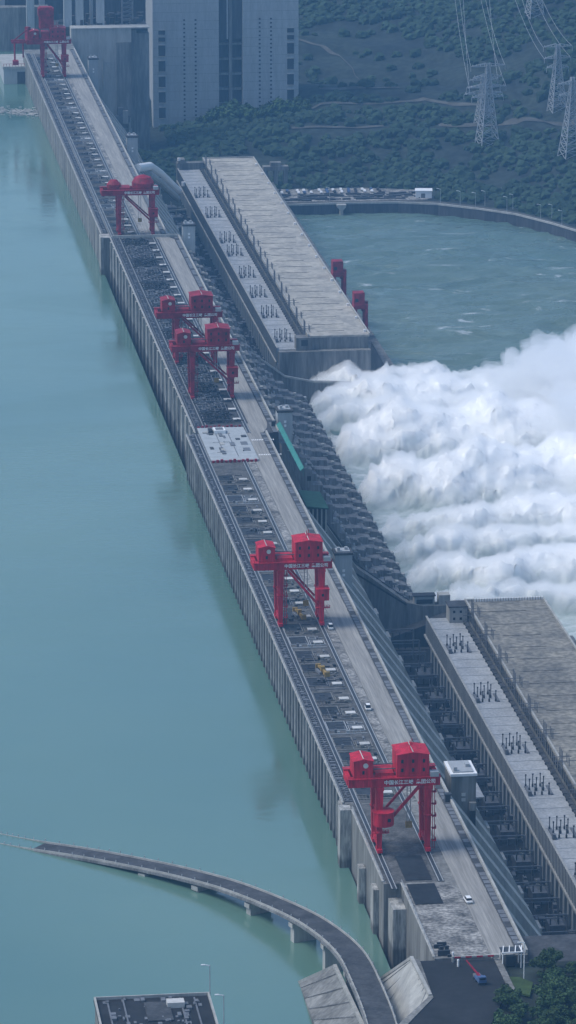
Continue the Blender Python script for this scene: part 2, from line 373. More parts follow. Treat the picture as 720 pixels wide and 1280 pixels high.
# spillway deck: one hoist truss per bay
dpart(MB().box(214.1,231.4,2056,2531,.015,.05), 'deck_surface', 'conc_dark')
def hoist(seed):
    r = random.Random(seed); b = MB()
    for y in (-8,-3,3,8):
        b.bar((-8.5,y,1.2),(5.5,y,1.2),.5); 
        for k in range(7): b.bar((-8.5+k*2,y,.1),(-7.5+k*2,y,1.2),.25); b.bar((-7.5+k*2,y,1.2),(-6.5+k*2,y,.1),.25)
    for k in range(8):
        x = -7.8+k*1.9; b.bar((x,-8,1.3),(x+r.uniform(-.6,.6),8,1.3),.3)
    for k in range(5):
        x = r.uniform(-8,4.5); y = r.uniform(-9,8); b.box(x,x+r.uniform(.6,2.2),y,y+r.uniform(.6,2.2),.1,r.uniform(.8,2.6))
    for cx, cy in ((-5,-5.5),(-1,0),(-5,5.5),(2.5,5)):
        for a in range(8):
            t0, t1 = a*math.pi/4, (a+1)*math.pi/4
            b.bar((cx+1.7*math.cos(t0),cy+1.7*math.sin(t0),2),(cx+1.7*math.cos(t1),cy+1.7*math.sin(t1),2),.5)
    return b
h0 = [hoist(k).build('hoist_truss', ('steel_dark','steel','steel')[k]) for k in range(3)]
d0 = MB(); r = random.Random(5)
for k in range(9):
    x = r.uniform(-8.6,5); y = r.uniform(-9.5,8.5); d0.box(x,x+r.uniform(.8,2.6),y,y+r.uniform(.5,2),.05,r.uniform(.4,1.8))
for k in range(10):
    x = r.uniform(-8,3); y = r.uniform(-9,6); d0.bar((x,y,1.5),(x+r.uniform(-3,3),y+r.uniform(2,5),1.7),.4)
d0 = d0.build('hoist_gear', 'steel_dark')
for i in range(22):
    y = 2066+i*21
    if y > 2522: break
    use(h0[i % 3], 'h%d' % (i % 3) if first.setdefault('h%d' % (i % 3), 1) is not None else '', (221.2, y+4, .05))
    use(d0, 'd' if first.setdefault('d', 1) is not None else '', (222, y+3, .05)).rotation_euler.z = 0 if i % 2 else math.pi
    use(lid0, 'l', (229.6, y, .9)).scale = (.95, 1.0, 1)
# white cross wall and pipe at far end of spillway
dpart(MB().box(208,247,2529.5,2530.6,.1,1.6), 'cross_pipe', 'conc_pale')

# ---- spillway downstream face: piers with steps and gallery openings
def slope_z(x):
    pts = [(247,-5),(256,-10),(262,-24),(277,-52),(290,-72),(306,-92),(323.5,-99)]
    for (a,c),(d,e) in zip(pts[:-1], pts[1:]):
        if a <= x <= d: return c+(e-c)*(x-a)/(d-a)
prof = [(247.05,-5)]; x = 247.5; r = random.Random(12)
while x < 319:
    w_ = r.uniform(2.6,6.5); z_ = slope_z(x)+r.uniform(-.3,.3); prof += [(x+.1,z_),(x+w_-.1,z_-.5)]; x += w_
prof += [(323.5,-99.5),(323.5,-120),(247.05,-120)]
pier = MB().prism(prof, 0, 7.5).build('spillway_pier', 'conc_mid')
st = MB(); op = MB(); x = 253
while x < 321:
    z = slope_z(x); w_ = r.uniform(1.6,4); st.box(x-w_/2,x+w_/2,-.35,r.uniform(.5,2.5),z-1.2,z-.8)
    if r.random() < .6: st.box(x+.5,x+2.0,1.5,5,z-1,z+r.uniform(.3,.9))
    if r.random() < .75: op.box(x+w_/2+.3,x+w_/2+2.2,-.07,-.01,z-7.5,z-5.2)
    x += w_+r.uniform(2,4)
for x in (262,281,301): op.box(x,x+3.2,-.07,-.01,slope_z(x)-9.5,slope_z(x)-6)
step_ = st.build('pier_step', 'conc_pale', pier); open_ = op.build('gallery_opening', 'open', pier)
NP = 24
bm_ = MB(); x = 248
while x < 320:
    w_ = r.uniform(3,7); z = slope_z(min(x+2,323)); bm_.box(x,x+w_,7.5,20.9,z-9,z-r.uniform(2.0,3.4)); 
    if r.random() < .7: bm_.box(x,x+w_*.7,7.6,r.uniform(9,11),z-4,z-r.uniform(1,2.4))
    if r.random() < .6: bm_.box(x,x+w_*.9,13.5,14.4,z-4.4,z-3.2)
    x += w_+.6
cb = bm_.build('chute_beam', 'conc_mid')
for i in range(NP):
    y = 2042+i*20.9; c = pier if i == 0 else copy_tree(pier); c.location = (random.uniform(-1.2,.3), y+random.uniform(-.5,.5), random.uniform(-.8,.3)); c.scale = (1, random.uniform(.8,1.1), 1); P_(c)
for i in range(NP-1):
    c = cb if i == 0 else cb.copy()
    if i: col.objects.link(c)
    c.location = (0, 2042+i*20.9, 0); P_(c)

# guide walls
gw = MB().prism([(247,-4),(258,-28),(277,-56),(284,-66),(308,-84),(316,-86),(330,-86),(330,-122),(247,-122)], 2029, 2036)
g = tag(gw.build('guide_wall', 'conc'), 'smooth grey sloping guide wall closing the near end of the spillway', 'guide wall')
w2 = MB().box(247.2,334,2016,2028.9,-122,-104).prism([(284,-103.9),(332,-103.9),(332,-88),(322,-91)], 2020, 2028.8)
w2.build('footing_wall', 'conc_dark', g)
w3 = MB()
for k in range(14): w3.bar((280+k*2.5,2032,-60-k*1.9),(280+k*2.5,2032,-58.5-k*1.9),.25)
w3.bar((279,2032,-61),(310,2032,-84),.35).bar((281,2029.4,-67.2),(308,2029.4,-85.2),.8)
w3.build('railing', 'steel_dark', g)
MB().box(312,322,2030,2035,-86,-81.5).box(324,329.5,2029.5,2035.5,-86,-81).build('gatehouse', 'conc_pale', g)
MB().box(313,321,2029.9,2030,-85.2,-83).box(311.5,322.5,2029.6,2035.4,-81.5,-81).build('opening', 'open', g)
gf = tag(MB().prism([(247,-4),(256,-22),(270,-44),(283,-63),(296,-78),(312,-90),(330,-94),(352,-95),(352,-122),(247,-122)], 2546, 2552).build('guide_wall', 'conc'),
    'curved grey guide wall between the far powerhouse and the spillway', 'guide wall')
b = MB(); pr = [(256,-22),(270,-44),(283,-63),(296,-78),(312,-90),(330,-94),(352,-95)]
for (a, c), (d, e) in zip(pr[:-1], pr[1:]): b.bar((a,2545.6,c+.5),(d,2545.6,e+.5),1.0)
b.build('coping', 'conc_pale', gf)
b = MB()
for k in range(9): b.prism([(252+k*3,-18-k*5.),(256+k*3,-18-k*5.),(258+k*3,-24-k*5.),(252+k*3,-24-k*5.)], 2536-k, 2545)
b.build('stair_step', 'conc_dark', gf)
tag(MB().box(368,400,2546,2553,-113,-100).box(352,368,2545,2555,-113,-97).build('training_wall', 'conc_dark'), 'low dark wall standing in the river past the far powerhouse end', 'wall')

# penstock ridges on the downstream slope (section A and C)
pen = MB().prism([(242,-3),(246,-9),(284,-63),(287,-70),(287,-78),(242,-16)], -6.2, 6.2)
pn = pen.build('penstock_cover', 'conc_pale'); pq = MB().prism([(242,-3),(245,-7),(268,-38),(271,-44),(273,-62),(242,-22)], -5.6, 5.6).box(264,279,-4.5,4.5,-103,-58).build('penstock_cover', 'conc_pale')
n = 0
for i in range(16):
    y = 1352+i*38.3
    if i < 2: c = pn if i == 0 else pn.copy()
    else: c = pq if i == 2 else pq.copy()
    if i not in (0, 2): col.objects.link(c)
    c.location = (0, y, 0); P_(c)
for i in range(14):
    c = pq.copy(); col.objects.link(c); c.location = (0, 2590+i*38.3, 0); P_(c)
# small equipment decks at the penstock feet
eq = MB().box(-6,6,-7,7,-4,-3.4).box(-5,-3,-5,5,-3.4,-1).box(0,4,-4,-1,-3.4,-2).box(2,5,2,5,-3.4,-.5)
for k in range(6): eq.bar((-5+k*2,-6.8,-3.4),(-5+k*2,-6.8,-1),.25)
e0 = eq.build('service_platform', 'conc_dark')
for i in range(15):
    c = e0 if i == 0 else e0.copy()
    if i: col.objects.link(c)
    c.location = (285+random.uniform(-1,1.5), 1371+i*38.3+random.uniform(-4,4), -92); P_(c)
tag(MB().prism([(268,-46),(277,-46),(277,-46.5),(268,-46.5)], 1618, 1636).build('metal_canopy', 'terrace'), 'small pale corrugated canopy over the slope beside the near crane', 'canopy')

# ---------------------------------------------------------------- elevator towers
def tower(x, y, w, l, top, z0, label, cap='conc_dark', name='elevator_tower', dotz=-6.5):
    t = empty(name, (x, y, z0), 0, label, 'elevator tower', 'elevator towers on the downstream edge')
    h = top-z0
    MB().box(0,w,0,l,0,h).build('shaft', 'panel' if cap != 'white' else 'conc', t)
    MB().box(-.4,w+.4,-.4,l+.4,h,h+1.0).build('roof_slab', 'conc_dark' if cap != 'white' else 'white', t)
    MB().box(.8,w-.8,1,l-1,h+1.0,h+1.5).box(1.2,2.4,1.5,3,h+1.5,h+3).box(w-3,w-1.6,l*.4,l*.6,h+1.5,h+2.6).build('roof_plant', 'steel_pale', t)
    for dz in (0,-2): MB().box(w*.42,w*.58,-.12,-.01,h+dotz+dz-1.2,h+dotz+dz).build('window', 'white' if cap != 'white' else 'lid', t)
    return t
t1 = tower(247.2, 1516, 9.2, 15, -3.2, -62, 'near elevator tower with white roof beside the nearest crane', 'white')
MB().box(6.8,8.9,-1.8,-.02,0,46).build('stair_shaft', 'steel_dark', t1); MB().box(6.6,9.1,-2.2,-.03,46,49).build('stair_hood', 'conc', t1)
tower(247.6, 1840, 7.6, 8, -7.0, -60, 'plain grey elevator tower beside the second crane, left of the smooth guide wall')
tower(249.2, 2062, 7.2, 9, 4.5, -50, 'grey elevator tower by the far end of the turquoise screen', dotz=-4)
tower(249.5, 2528, 7.2, 8, 6.5, -60, 'grey elevator tower beside the far end of the spillway road', dotz=-4)
tower(247.3, 2880, 7.2, 8, -1.5, -60, 'farthest slim elevator tower, above the end of the large white pipe')
tower(247.5, 3205, 7, 8, .5, -60, 'small elevator tower below the ship lift near the farthest crane')
# turquoise screen, green roofed kiosk
sc_ = empty('safety_screen', (247, 1955, 1.4), 0, 'turquoise sheet screen along the parapet by the white crossings', 'screen')
MB().prism([(-.3,.9),(1.3,2.3),(1.3,2.1),(-.3,.7)], 0, 92).build('sheet', 'teal', sc_)
b = MB()
for k in range(16): b.box(1.3,1.45,k*6.1,k*6.1+.3,-1.6,2.5)
b.box(1.3,1.45,0,92,2.4,2.55).build('post', 'teal', sc_)
gk = empty('pump_house', (249.6, 1950, -34), 0, 'dark green roofed cabin with open pillars below the crest parapet', 'cabin')
MB().prism([(-.6,20),(9.6,19),(9.6,19.6),(-.6,20.8)], -1, 30).build('roof', 'green', gk)
MB().box(0,9,1,29,0,12).box(.1,8.9,2,28,12,19).build('wall', 'conc_dark', gk)
b = MB()
for k in range(5): b.box(.2+k*2,.8+k*2,-.2,.9,8,19)
b.build('pillar', 'conc_pale', gk)

# ---------------------------------------------------------------- gantry cranes
def ring(b, c, r, h, n=16, taper=1.0):
    vs = [(c[0]+r*math.cos(2*math.pi*i/n), c[1]+r*math.sin(2*math.pi*i/n), c[2]) for i in range(n)]
    vs += [(c[0]+r*taper*math.cos(2*math.pi*i/n), c[1]+r*taper*math.sin(2*math.pi*i/n), c[2]+h) for i in range(n)]
    b.add(vs, [tuple(range(n-1,-1,-1)), tuple(range(n,2*n))]+[(i,(i+1)%n,(i+1)%n+n,i+n) for i in range(n)])
def house(parent, x0, x1, y0, y1, z0, h, m, nwin=3, rows=2):
    hb = MB().box(x0,x1,y0,y1,z0,z0+h).build('machinery_house', m, parent, bevel=.12)
    ym = (y0+y1)/2
    MB().add([(x0-.3,y0-.3,z0+h+.02),(x1+.3,y0-.3,z0+h+.02),(x1+.3,y1+.3,z0+h+.02),(x0-.3,y1+.3,z0+h+.02),((x0+x1)/2,y0-.3,z0+h+.9),((x0+x1)/2,y1+.3,z0+h+.9)],
      [(0,1,4),(1,2,5,4),(2,3,5),(3,0,4,5),(0,3,2,1)]).build('roof', m, hb)
    MB().box((x0+x1)/2-.12,(x0+x1)/2+.12,y0,y1,z0+h+.85,z0+h+1.05).build('roof_ridge', 'lid', hb)
    w = (x1-x0)/nwin
    for r_ in range(rows):
        for k in range(nwin):
            cx = x0+w*(k+.5); z = z0+h*(.22+.4*r_)
            MB().box(cx-.42,cx+.42,y0-.06,y0-.005,z,z+1.3).build('window', 'glass', hb)
    return hb
def leg(parent, x, y, m, w0=1.7, w1=2.6, z1=24.2, z0=2.0):
    b = MB(); 
    vs = [(x-w0/2,y-w0/2,z0),(x+w0/2,y-w0/2,z0),(x+w0/2,y+w0/2,z0),(x-w0/2,y+w0/2,z0),(x-w1/2,y-w1/2,z1),(x+w1/2,y-w1/2,z1),(x+w1/2,y+w1/2,z1),(x-w1/2,y+w1/2,z1)]
    b.add(vs, [(0,3,2,1),(4,5,6,7),(0,1,5,4),(1,2,6,5),(2,3,7,6),(3,0,4,7)])
    l = b.build('leg', m, parent)
    MB().box(x-w1/2-.1,x+w1/2+.1,y-w1/2-.1,y+w1/2+.1,z1*.55,z1*.55+.4).box(x-w1/2-.15,x+w1/2+.15,y-w1/2-.15,y+w1/2+.15,z1-1.2,z1-.02).build('collar', m, l)
    b = MB().box(x-.9,x+.9,y-2.4,y+2.4,.75,1.95)
    b.build('bogie', m, l)
    b = MB()
    for k in (-1.7,-.6,.6,1.7):
        vs = []
        for i in range(10): a = 2*math.pi*i/10; vs.append((x-.3, y+k+.5*math.cos(a), .55+.5*math.sin(a)))
        for i in range(10): a = 2*math.pi*i/10; vs.append((x+.3, y+k+.5*math.cos(a), .55+.5*math.sin(a)))
        b.add(vs, [tuple(range(10)), tuple(range(19,9,-1))]+[(i,i+10,(i+1)%10+10,(i+1)%10) for i in range(10)])
    b.build('wheel', 'steel_dark', l)
    return l
def make_crane(m='red', g=16.9, cab='left', drums=False, text=True):
    root = empty('gantry_crane')
    hx = g/2; fy, ry = -6.0, 6.0
    xl, xr = -19.3, 12.6
    if g > 18: xl, xr = -20.2, 13.6
    for y, nm in ((fy,'front'),(ry,'rear')):
        gb = MB().box(xl,xr,y-1.1,y+1.1,24.3,27.2).build('main_girder', m, root, bevel=.08)
        MB().box(xl-.2,xr+.2,y-1.5,y+1.5,27.2,27.45).build('flange', m, gb)
        b = MB(); x = xl
        while x < xr: b.box(x,x+.12,y-1.4,y-1.28,27.45,28.5); x += 2.2
        b.box(xl,xr,y-1.4,y-1.3,28.4,28.52).box(xl,xr,y-1.4,y-1.3,27.9,28.0)
        b.build('handrail', 'steel_pale' if nm == 'rear' else m, gb)
        b = MB(); x = xl+2
        while x < xr: b.box(x,x+.15,y-1.22,y-1.1,24.4,27.1); x += 3.4
        b.build('stiffener', m, gb)
    for x in (xl+.6, xr-.6, -hx, hx): MB().box(x-.8,x+.8,fy+1.1,ry-1.1,24.6,26.9).build('end_beam', m, root)
    for x in (-hx, hx):
        for y in (fy, ry): leg(root, x, y, m)
        MB().box(x-.6,x+.6,fy+1.2,ry-1.2,2.3,3.9).build('sill_beam', m, root)
        b = MB().bar((x,fy,14),(x,ry,14),.9).bar((x,fy,14.4),(x,ry,23.8),.6); b.build('leg_brace', m, root)
    s = -1 if cab == 'left' else 1
    MB().bar((s*(hx-1.5),fy,9.5 if cab == 'left' else 9),(-s*(hx-3),fy,23.8),.95).build('diagonal_brace', m, root)
    MB().bar((s*(hx-1.5),ry,9.5),(-s*(hx-3),ry,23.8),.8).build('diagonal_brace', m, root)
    # round-ish maintenance cabin wrapped around one leg
    cx = s*hx; cb = MB()
    if cab == 'left': ring(cb, (cx+1.2, fy-1.8, 11.0), 3.7, 4.8, 14)
    else: cb.box(cx-2.6,cx+2.6,fy-4,fy+1.6,11.6,16.2)
    c = cb.build('cabin', m, root, bevel=.1)
    if cab == 'left':
        k = MB(); ring(k, (cx+1.2, fy-1.8, 15.82), 3.95, .3, 14); k.build('cabin_roof', m, c)
        MB().box(cx+2.2,cx+3.3,fy-5.5,fy-5.3,13,14.2).build('window', 'glass', c)
    else:
        MB().box(cx-2.8,cx+2.8,fy-4.2,fy+1.8,16.22,16.5).build('cabin_roof', m, c); MB().box(cx-.5,cx+.5,fy-4.06,fy-4.01,13.4,14.5).build('window', 'glass', c)
    b = MB(); b.box(cx-2.9,cx+2.9,fy-3.6,fy-1.4,8.3,8.45)
    for k in range(6): b.bar((cx-2.9+k*1.16,fy-3.55,8.4),(cx-2.9+k*1.16,fy-3.55,9.6),.16)
    b.bar((cx-2.9,fy-3.55,9.6),(cx+2.9,fy-3.55,9.6),.16).build('landing', m, root)
    # ladder on the other leg
    ox = -s*hx+1.7; b = MB().bar((ox,fy,1),(ox,fy,24),.18).bar((ox+.7,fy,1),(ox+.7,fy,24),.18)
    for k in range(5): b.box(ox-.3,ox+1.2,fy-1,fy+1,4+k*4.4,4.15+k*4.4).box(ox+1.05,ox+1.2,fy-1,fy+1,4.15+k*4.4,5.1+k*4.4)
    b.build('ladder', m, root)
    if drums:
        b = MB(); ring(b, (4.6,0,27.5), 6.2, 3.4, 20, 1.06); ring(b, (4.6,0,30.9), 6.57, 3, 20, .72); ring(b,(4.6,0,33.9),4.7,1.4,20,.2); b.build('machinery_house', m, root)
        b = MB(); ring(b, (-12.6,0,27.5), 4.0, 2.6, 16, 1.05); ring(b, (-12.6,0,30.1), 4.2, 2.6, 16, .45); b.build('machinery_house', m, root)
    else:
        house(root, -2.4, 8.8, -6.4, 5.2, 27.5, 7.9, m)
        house(root, -17.4, -10.6, -6.2, 3.4, 27.5, 6.0, m, 1, 1)
        b = MB(); ring(b, (0,0,0), .9, .12, 14); d = b.build('round_sign', 'lid', root); d.rotation_euler = (R(90),0,0); d.location = (-13.2,-6.22,31.9)
        MB().bar((-10.5,-3,29.6),(-2.4,-3,29.6),.35).bar((-10.5,3,29.4),(-2.4,3,29.4),.35).bar((-10.5,-3,28),(-2.4,-3,28),.3).build('busbar', 'steel', root)
        MB().bar((2.6,-3,36),(2.6,-3,39.5),.2).bar((4,2,36),(4,2,38.6),.2).build('mast', m, root)
    # trolley, hook and rope
    MB().box(-9.6,-3.2,-4.6,4.6,27.25,28.6).build('trolley', m, root)
    h = MB().bar((2,-1,24.5),(2,-1,9.5),.22).bar((3.2,-1,24.5),(3.2,-1,9.5),.22).build('hoist_rope', 'steel_pale', root)
    MB().box(1.5,3.7,-1.6,-.4,7.3,9.5).build('hook_block', 'yellow', h)
    MB().box(xr-3.5,xr-.6,fy-1.6,fy+1.2,27.5,29.2).build('cable_reel', 'steel_pale', root)
    if text:
        cu = bpy.data.curves.new('lettering', 'FONT'); cu.body = '中国长江三峡  集团公司'; cu.size = 1.7; cu.extrude = .02; cu.align_x = 'CENTER'; cu.align_y = 'CENTER'
        cu.offset = .03
        cu.materials.append(M['white']); to = bpy.data.objects.new('text_tmp', cu); col.objects.link(to); me = bpy.data.meshes.new_from_object(to.evaluated_get(bpy.context.evaluated_depsgraph_get())); bpy.data.objects.remove(to)
        t = bpy.data.objects.new('lettering', me); col.objects.link(t); t.parent = root; t.location = (2, fy-1.27, 25.8); t.rotation_euler = (R(90), 0, 0)
    return root
def place(c, x, y, z, label, group='red gantry cranes on the dam crest'):
    c.location = (x, y, z); tag(c, label, 'gantry crane', group); return c
c1 = place(make_crane('red', 16.9, 'left'), 215.75, 1431, .2, 'bright red gantry crane nearest the viewer with round cabin on its left leg')
c2 = place(make_crane('red', 16.9, 'right'), 215.75, 1713, .2, 'bright red gantry crane on the middle of the crest with square cabin on right leg')
c3 = place(make_crane('red_old', 19.7, 'right'), 222.7, 2119, .2, 'dull red gantry crane just beyond the grey platform, nearer of the close pair')
c3b = place(copy_tree(c3), 222.7, 2198, .2, 'dull red gantry crane second in the close pair, standing behind the other')
c4 = place(make_crane('red_old', 19.7, 'right', drums=True), 222.7, 2541, .2, 'dull red gantry crane with rounded drum houses by the white cross pipe')
c5 = place(make_crane('red_old', 15.5, 'right'), 216.5, 3133, .2, 'red gantry crane farthest along the crest with an extra tall upper frame')
# extra frame, jib and left cantilever of the far crane
b = MB()
for x in (-9,-1):
    for y in (-3,3): b.bar((x,y,35),(x,y,44),1.2)
b.box(-10.5,.6,-4.5,4.5,44,49.5).box(-9.5,-.5,-4,4,49.5,50.3); b.build('upper_frame', 'red_old', c5)
b = MB().box(-30,-19.6,-4.4,-3,24.8,26.4).box(-30,-19.6,3,4.4,24.8,26.4).bar((-29,-3.7,26.4),(-18,-3.7,35),.8).bar((-18,0,27.5),(-18,0,36),3).bar((-27.5,0,24.8),(-27.5,0,12),.9).bar((-21.5,0,24.8),(-21.5,0,14),.7).box(-29,-25,-3,3,9,12)
b.build('side_jib', 'red_old', c5)
b = MB(); ring(b, (-13,-2,27.4), 3.4, 6, 12); b.box(-8.5,-3,-5,5,27.5,33).box(-9.5,.5,-3.6,-3.2,35,44).bar((-9,3,35),(-1,3,44),.7).box(-16,-10,5,8,27.5,32); b.build('hoist_house', 'red_old', c5)

# tailrace cranes behind the far powerhouse
def small_crane(x, y, label):
    c = empty('tailrace_crane', (x, y, -92), 0, label, 'gantry crane', 'tailrace cranes behind the far powerhouse')
    MB().box(-1.8,7,-5,5,17,20).build('main_girder', 'red_old', c); MB().box(-1.7,5,-4.5,4,20,27).build('machinery_house', 'red_old', c)
    MB().box(3.5,7.5,-2,2,15,21).bar((6.5,0,15),(6.5,0,6),.6).build('jib', 'red_old', c)
    MB().box(-1,1,-4.7,-4.51,21.5,23.5).build('window', 'glass', c)
    for a in (-1,6):
        for d in (-4.5,4.5): MB().bar((a,d,0),(a,d,17),1.6).build('leg', 'red_old', c)
    return c
small_crane(371.6, 2768, 'small red tailrace crane showing above the far powerhouse roof edge, farther one')
small_crane(371.6, 2668, 'small red tailrace crane showing above the far powerhouse roof edge, nearer one')

# ---------------------------------------------------------------- powerhouses
def powerhouse(y0, y1, label, roofm, floor=-104, far=False):
    ph = empty('powerhouse', (340, y0, floor), 0, label, 'powerhouse', 'powerhouses along the foot of the dam')
    L = y1-y0; Z = lambda z: z-floor; X = lambda x: x-340
    MB().box(X(332),X(368.6),0,L,0,Z(-76.2)).build('hall', 'conc', ph)
    MB().box(X(331.4),X(369.2),-.4,L+.4,Z(-76.2),Z(-75)).build('roof', roofm, ph)
    # roof joints
    b = MB(); k = 12
    while k < L-6:
        a = random.uniform(0,3); b.box(X(337)+a,X(364)-random.uniform(0,9),k,k+.22,Z(-75)+.01,Z(-75)+.22); k += 19.15 if random.random() < .8 else 22
    b.build('roof_joint', 'roof_old', ph)
    MB().box(X(368.7),X(369.6),-.5,L+.5,Z(-74.98),Z(-74.1)).box(X(331.2),X(332.0),-.5,L+.5,Z(-74.98),Z(-73.9)).box(X(332.1),X(368.6),L-.4,L+.5,Z(-74.98),Z(-74.1)).build('roof_parapet', 'conc_pale', ph)
    # terrace body
    MB().box(X(313.2),X(331.3),0,L,Z(-91.5),Z(-83.3)).build('terrace_body', 'conc', ph)
    MB().box(X(313.2),X(331.3),0,L,Z(-83.28),Z(-83.05)).build('terrace', 'terrace', ph)
    b = MB(); k = 6
    while k < L: b.box(X(314),X(330),k,k+.35,Z(-83.04),Z(-82.9)); k += 12.75
    b.build('terrace_joint', 'panel', ph)
    # upstream frieze: pale band with thin uprights, ledge below
    MB().box(X(312.5),X(313.19),0,L,Z(-90.5),Z(-82)).build('frieze', 'panel', ph)
    MB().box(X(312.3),X(313.3),-.2,L+.2,Z(-81.98),Z(-81.7)).box(X(311.6),X(312.5),0,L,Z(-91.6),Z(-90.6)).build('ledge', 'conc_pale', ph)
    b = MB(); k = 0
    while k < L: b.box(X(312.25),X(312.5),k,k+.5,Z(-90.5),Z(-82)); k += 3.2
    b.build('frieze_upright', 'steel', ph)
    # recess and columns below
    MB().box(X(315),X(331),0,L,0,Z(-91.6)).build('lower_wall', 'conc_dark', ph)
    c0 = MB().box(X(312.6),X(315),0,3.6,0,Z(-91.6)).build('column', 'panel', ph)
    n = int(L/9.57)
    for k in range(1, min(n, 99)): inst(c0, ph, (0, k*9.57, 0))
    # dark gap with clerestory between terrace and roof
    b = MB(); k = 2
    while k < L-3: b.box(X(331.9),X(331.98),k,k+3.2,Z(-81.5),Z(-77.2)); k += 4.8
    b.build('clerestory', 'glass', ph)
    b = MB(); b.box(X(329.2),X(331.2),0,L,Z(-83.04),Z(-82.2))
    k = 1
    while k < L-3: b.box(X(328.7),X(330.4),k,k+1.2,Z(-82.9),Z(-81.9)); k += 7
    b.build('duct', 'conc_dark', ph)
    # line groups on the terrace
    def group_():
        g = MB().box(-5.2,-3.6,-6,6,0,.5).box(4,5.2,-6,6,0,.4).box(-5.5,-4.2,-7.2,-5,0,2.2)
        o = g.build('switchgear_base', 'steel', ph)
        ps = None
        for i, (x, y, h) in enumerate([(-4.6,5.5,5.6),(-1.6,5.5,5.8),(1.6,5.5,6.0),(-4.0,0,5.4),(-1.0,0,6),(2.0,0,6.4),(-2.6,-5.5,5),(.4,-5.5,5.6),(3.4,-5.5,5.2)]):
            b = MB().bar((0,0,0),(0,0,h),.45,n=6).bar((0,0,.2),(0,0,1.4),.9,n=6).bar((0,0,h-.5),(0,0,h+.1),.75,n=6)
            p = b.build('bushing', 'steel_dark', o); p.location = (x, y, 0)
        return o
    g0 = None
    ys = [k for k in (YL if far else YR)]
    for q, y in enumerate(ys):
        if g0 is None: g0 = group_(); o = g0
        else: o = copy_tree(g0, ph)
        o.location = (X(319.8), y-y0, Z(-83.0))
    # tall thin frames along the gap
    fr = MB()
    for a in (0,3,6): fr.bar((0,a,0),(0,a,12),.28).bar((3,a,0),(3,a,9),.22)
    for z in (4,7.5): fr.bar((0,0,z),(0,6,z),.25).bar((-4,0,z),(6,0,z),.25).bar((-4,6,z),(5,6,z),.25)
    f0 = fr.build('line_frame', 'steel', ph); f0.location = (X(331), 10, Z(-80))
    k = 1
    while 10+k*38.3 < L-6: inst(f0, ph, (X(331), 10+k*38.3, Z(-80))); k += 1
    # downstream lamps / vents on the roof edge
    v0 = MB().box(-.7,.7,-.9,.9,0,1.4).build('roof_vent', 'white', ph); v0.location = (X(367.4), 8, Z(-75)+.02)
    if far:
        k = 1
        while 8+k*38.3 < L: inst(v0, ph, (X(367.4), 8+k*38.3, Z(-75)+.02)); k += 1
    else:
        v0.location = (X(336), L-1.6, Z(-75)+.02)
        for k in range(1, 26): inst(v0, ph, (X(336)+k*1.3, L-1.6, Z(-75)+.02))
        v0.scale = (.5,.5,1)
        for c in ph.children:
            if c.name.startswith('roof_vent'): c.scale = (.5,.5,1)
    # tailrace deck
    MB().box(X(368.7),X(384),0,L,Z(-118),Z(-94)).build('tailrace_deck', 'conc', ph)
    if far:
        MB().box(X(332),X(343),-.1,3,Z(-76.2),Z(-75.1)).build('end_trim', 'conc_pale', ph)
        MB().box(X(324),X(333.5),-3,6,Z(-84),Z(-75.5)).build('end_block', 'conc', ph); MB().box(X(327),X(331),-3.1,-3.01,Z(-80.5),Z(-76.8)).build('opening', 'open', ph)
        MB().box(X(313.3),X(369.4),-6,-.42,Z(-118),Z(-83.4)).build('end_wall', 'conc', ph)
        MB().prism([(X(369.4),Z(-78)),(X(388),Z(-112)),(X(388),Z(-118)),(X(369.4),Z(-118))], -6, -3).build('wing_wall', 'conc_dark', ph)
        MB().box(X(312.2),X(333),L+.1,L+8,0,Z(-78)).box(X(313),X(318),L-2,L+8,Z(-78),Z(-75)).build('stair_block', 'conc', ph)
        MB().bar((X(313),L-6,Z(-75)),(X(313),L-6,Z(-73)),2.4,n=10).bar((X(311),L-60,Z(-84)),(X(311),L-60,Z(-81)),3,n=10).build('tank', 'white', ph)
    else:
        h = MB().box(X(322.5),X(331),L-9,L+1,Z(-83),Z(-75.5)).build('stair_house', 'conc_pale', ph)
        MB().box(X(322.1),X(331.3),L-9.4,L+1.4,Z(-75.5),Z(-74.9)).build('roof', 'conc_dark', h)
        for x in (324.2,327.4):
            for z in (-78.2,-81.6): MB().box(X(x),X(x+1.1),L-9.1,L-9.02,Z(z),Z(z+1.2)).build('window', 'glass', h)
    return ph
YR = [1944,1866,1790,1733,1677,1620,1560]
YL = [3098,3022,2930,2885,2812,2749,2687,2617]
powerhouse(2590, 3205, 'far powerhouse with long pale roof beside the dam and river', 'roof', far=True)
powerhouse(1500, 1997, 'near powerhouse with dark weathered roof cut off by the right edge', 'roof_old')
# equipment yards between dam and powerhouse
yd = struct(MB().box(279.1,335,1290,2015,-118,-104).box(279.1,335,2553,3215,-118,-104).build('yard_ground', 'yard'))
struct(MB().box(297,303,1330,2010,-103.99,-103.9).box(292,296,2560,3200,-103.99,-103.9).build('yard_track', 'asphalt'))
def yard_frame(y, i, far=False):
    t = empty('line_gantry', (298 if not far else 300, y, -104))
    b = MB().bar((-6,0,0),(-6,0,15),.7).bar((9,0,0),(9,0,15),.7)
    b.build('post', 'steel', t); MB().bar((-6,0,15),(9,0,15),.5).bar((-6,0,13.6),(9,0,13.6),.3).build('crossbar', 'steel', t)
    b = MB()
    for k in range(4): b.bar((-4+k*3.2,0,13.6),(-4+k*3.2,0,11),.4)
    b.build('insulator', 'steel_dark', t)
    tag(t, 'thin grey line gantry in the dark yard below the powerhouse terrace', 'line gantry', 'line gantries in the dark yards'); return t
yf = yard_frame(1560, 0)
for i in range(1, 24): c = copy_tree(yf); c.location.y = 1560+i*19.15
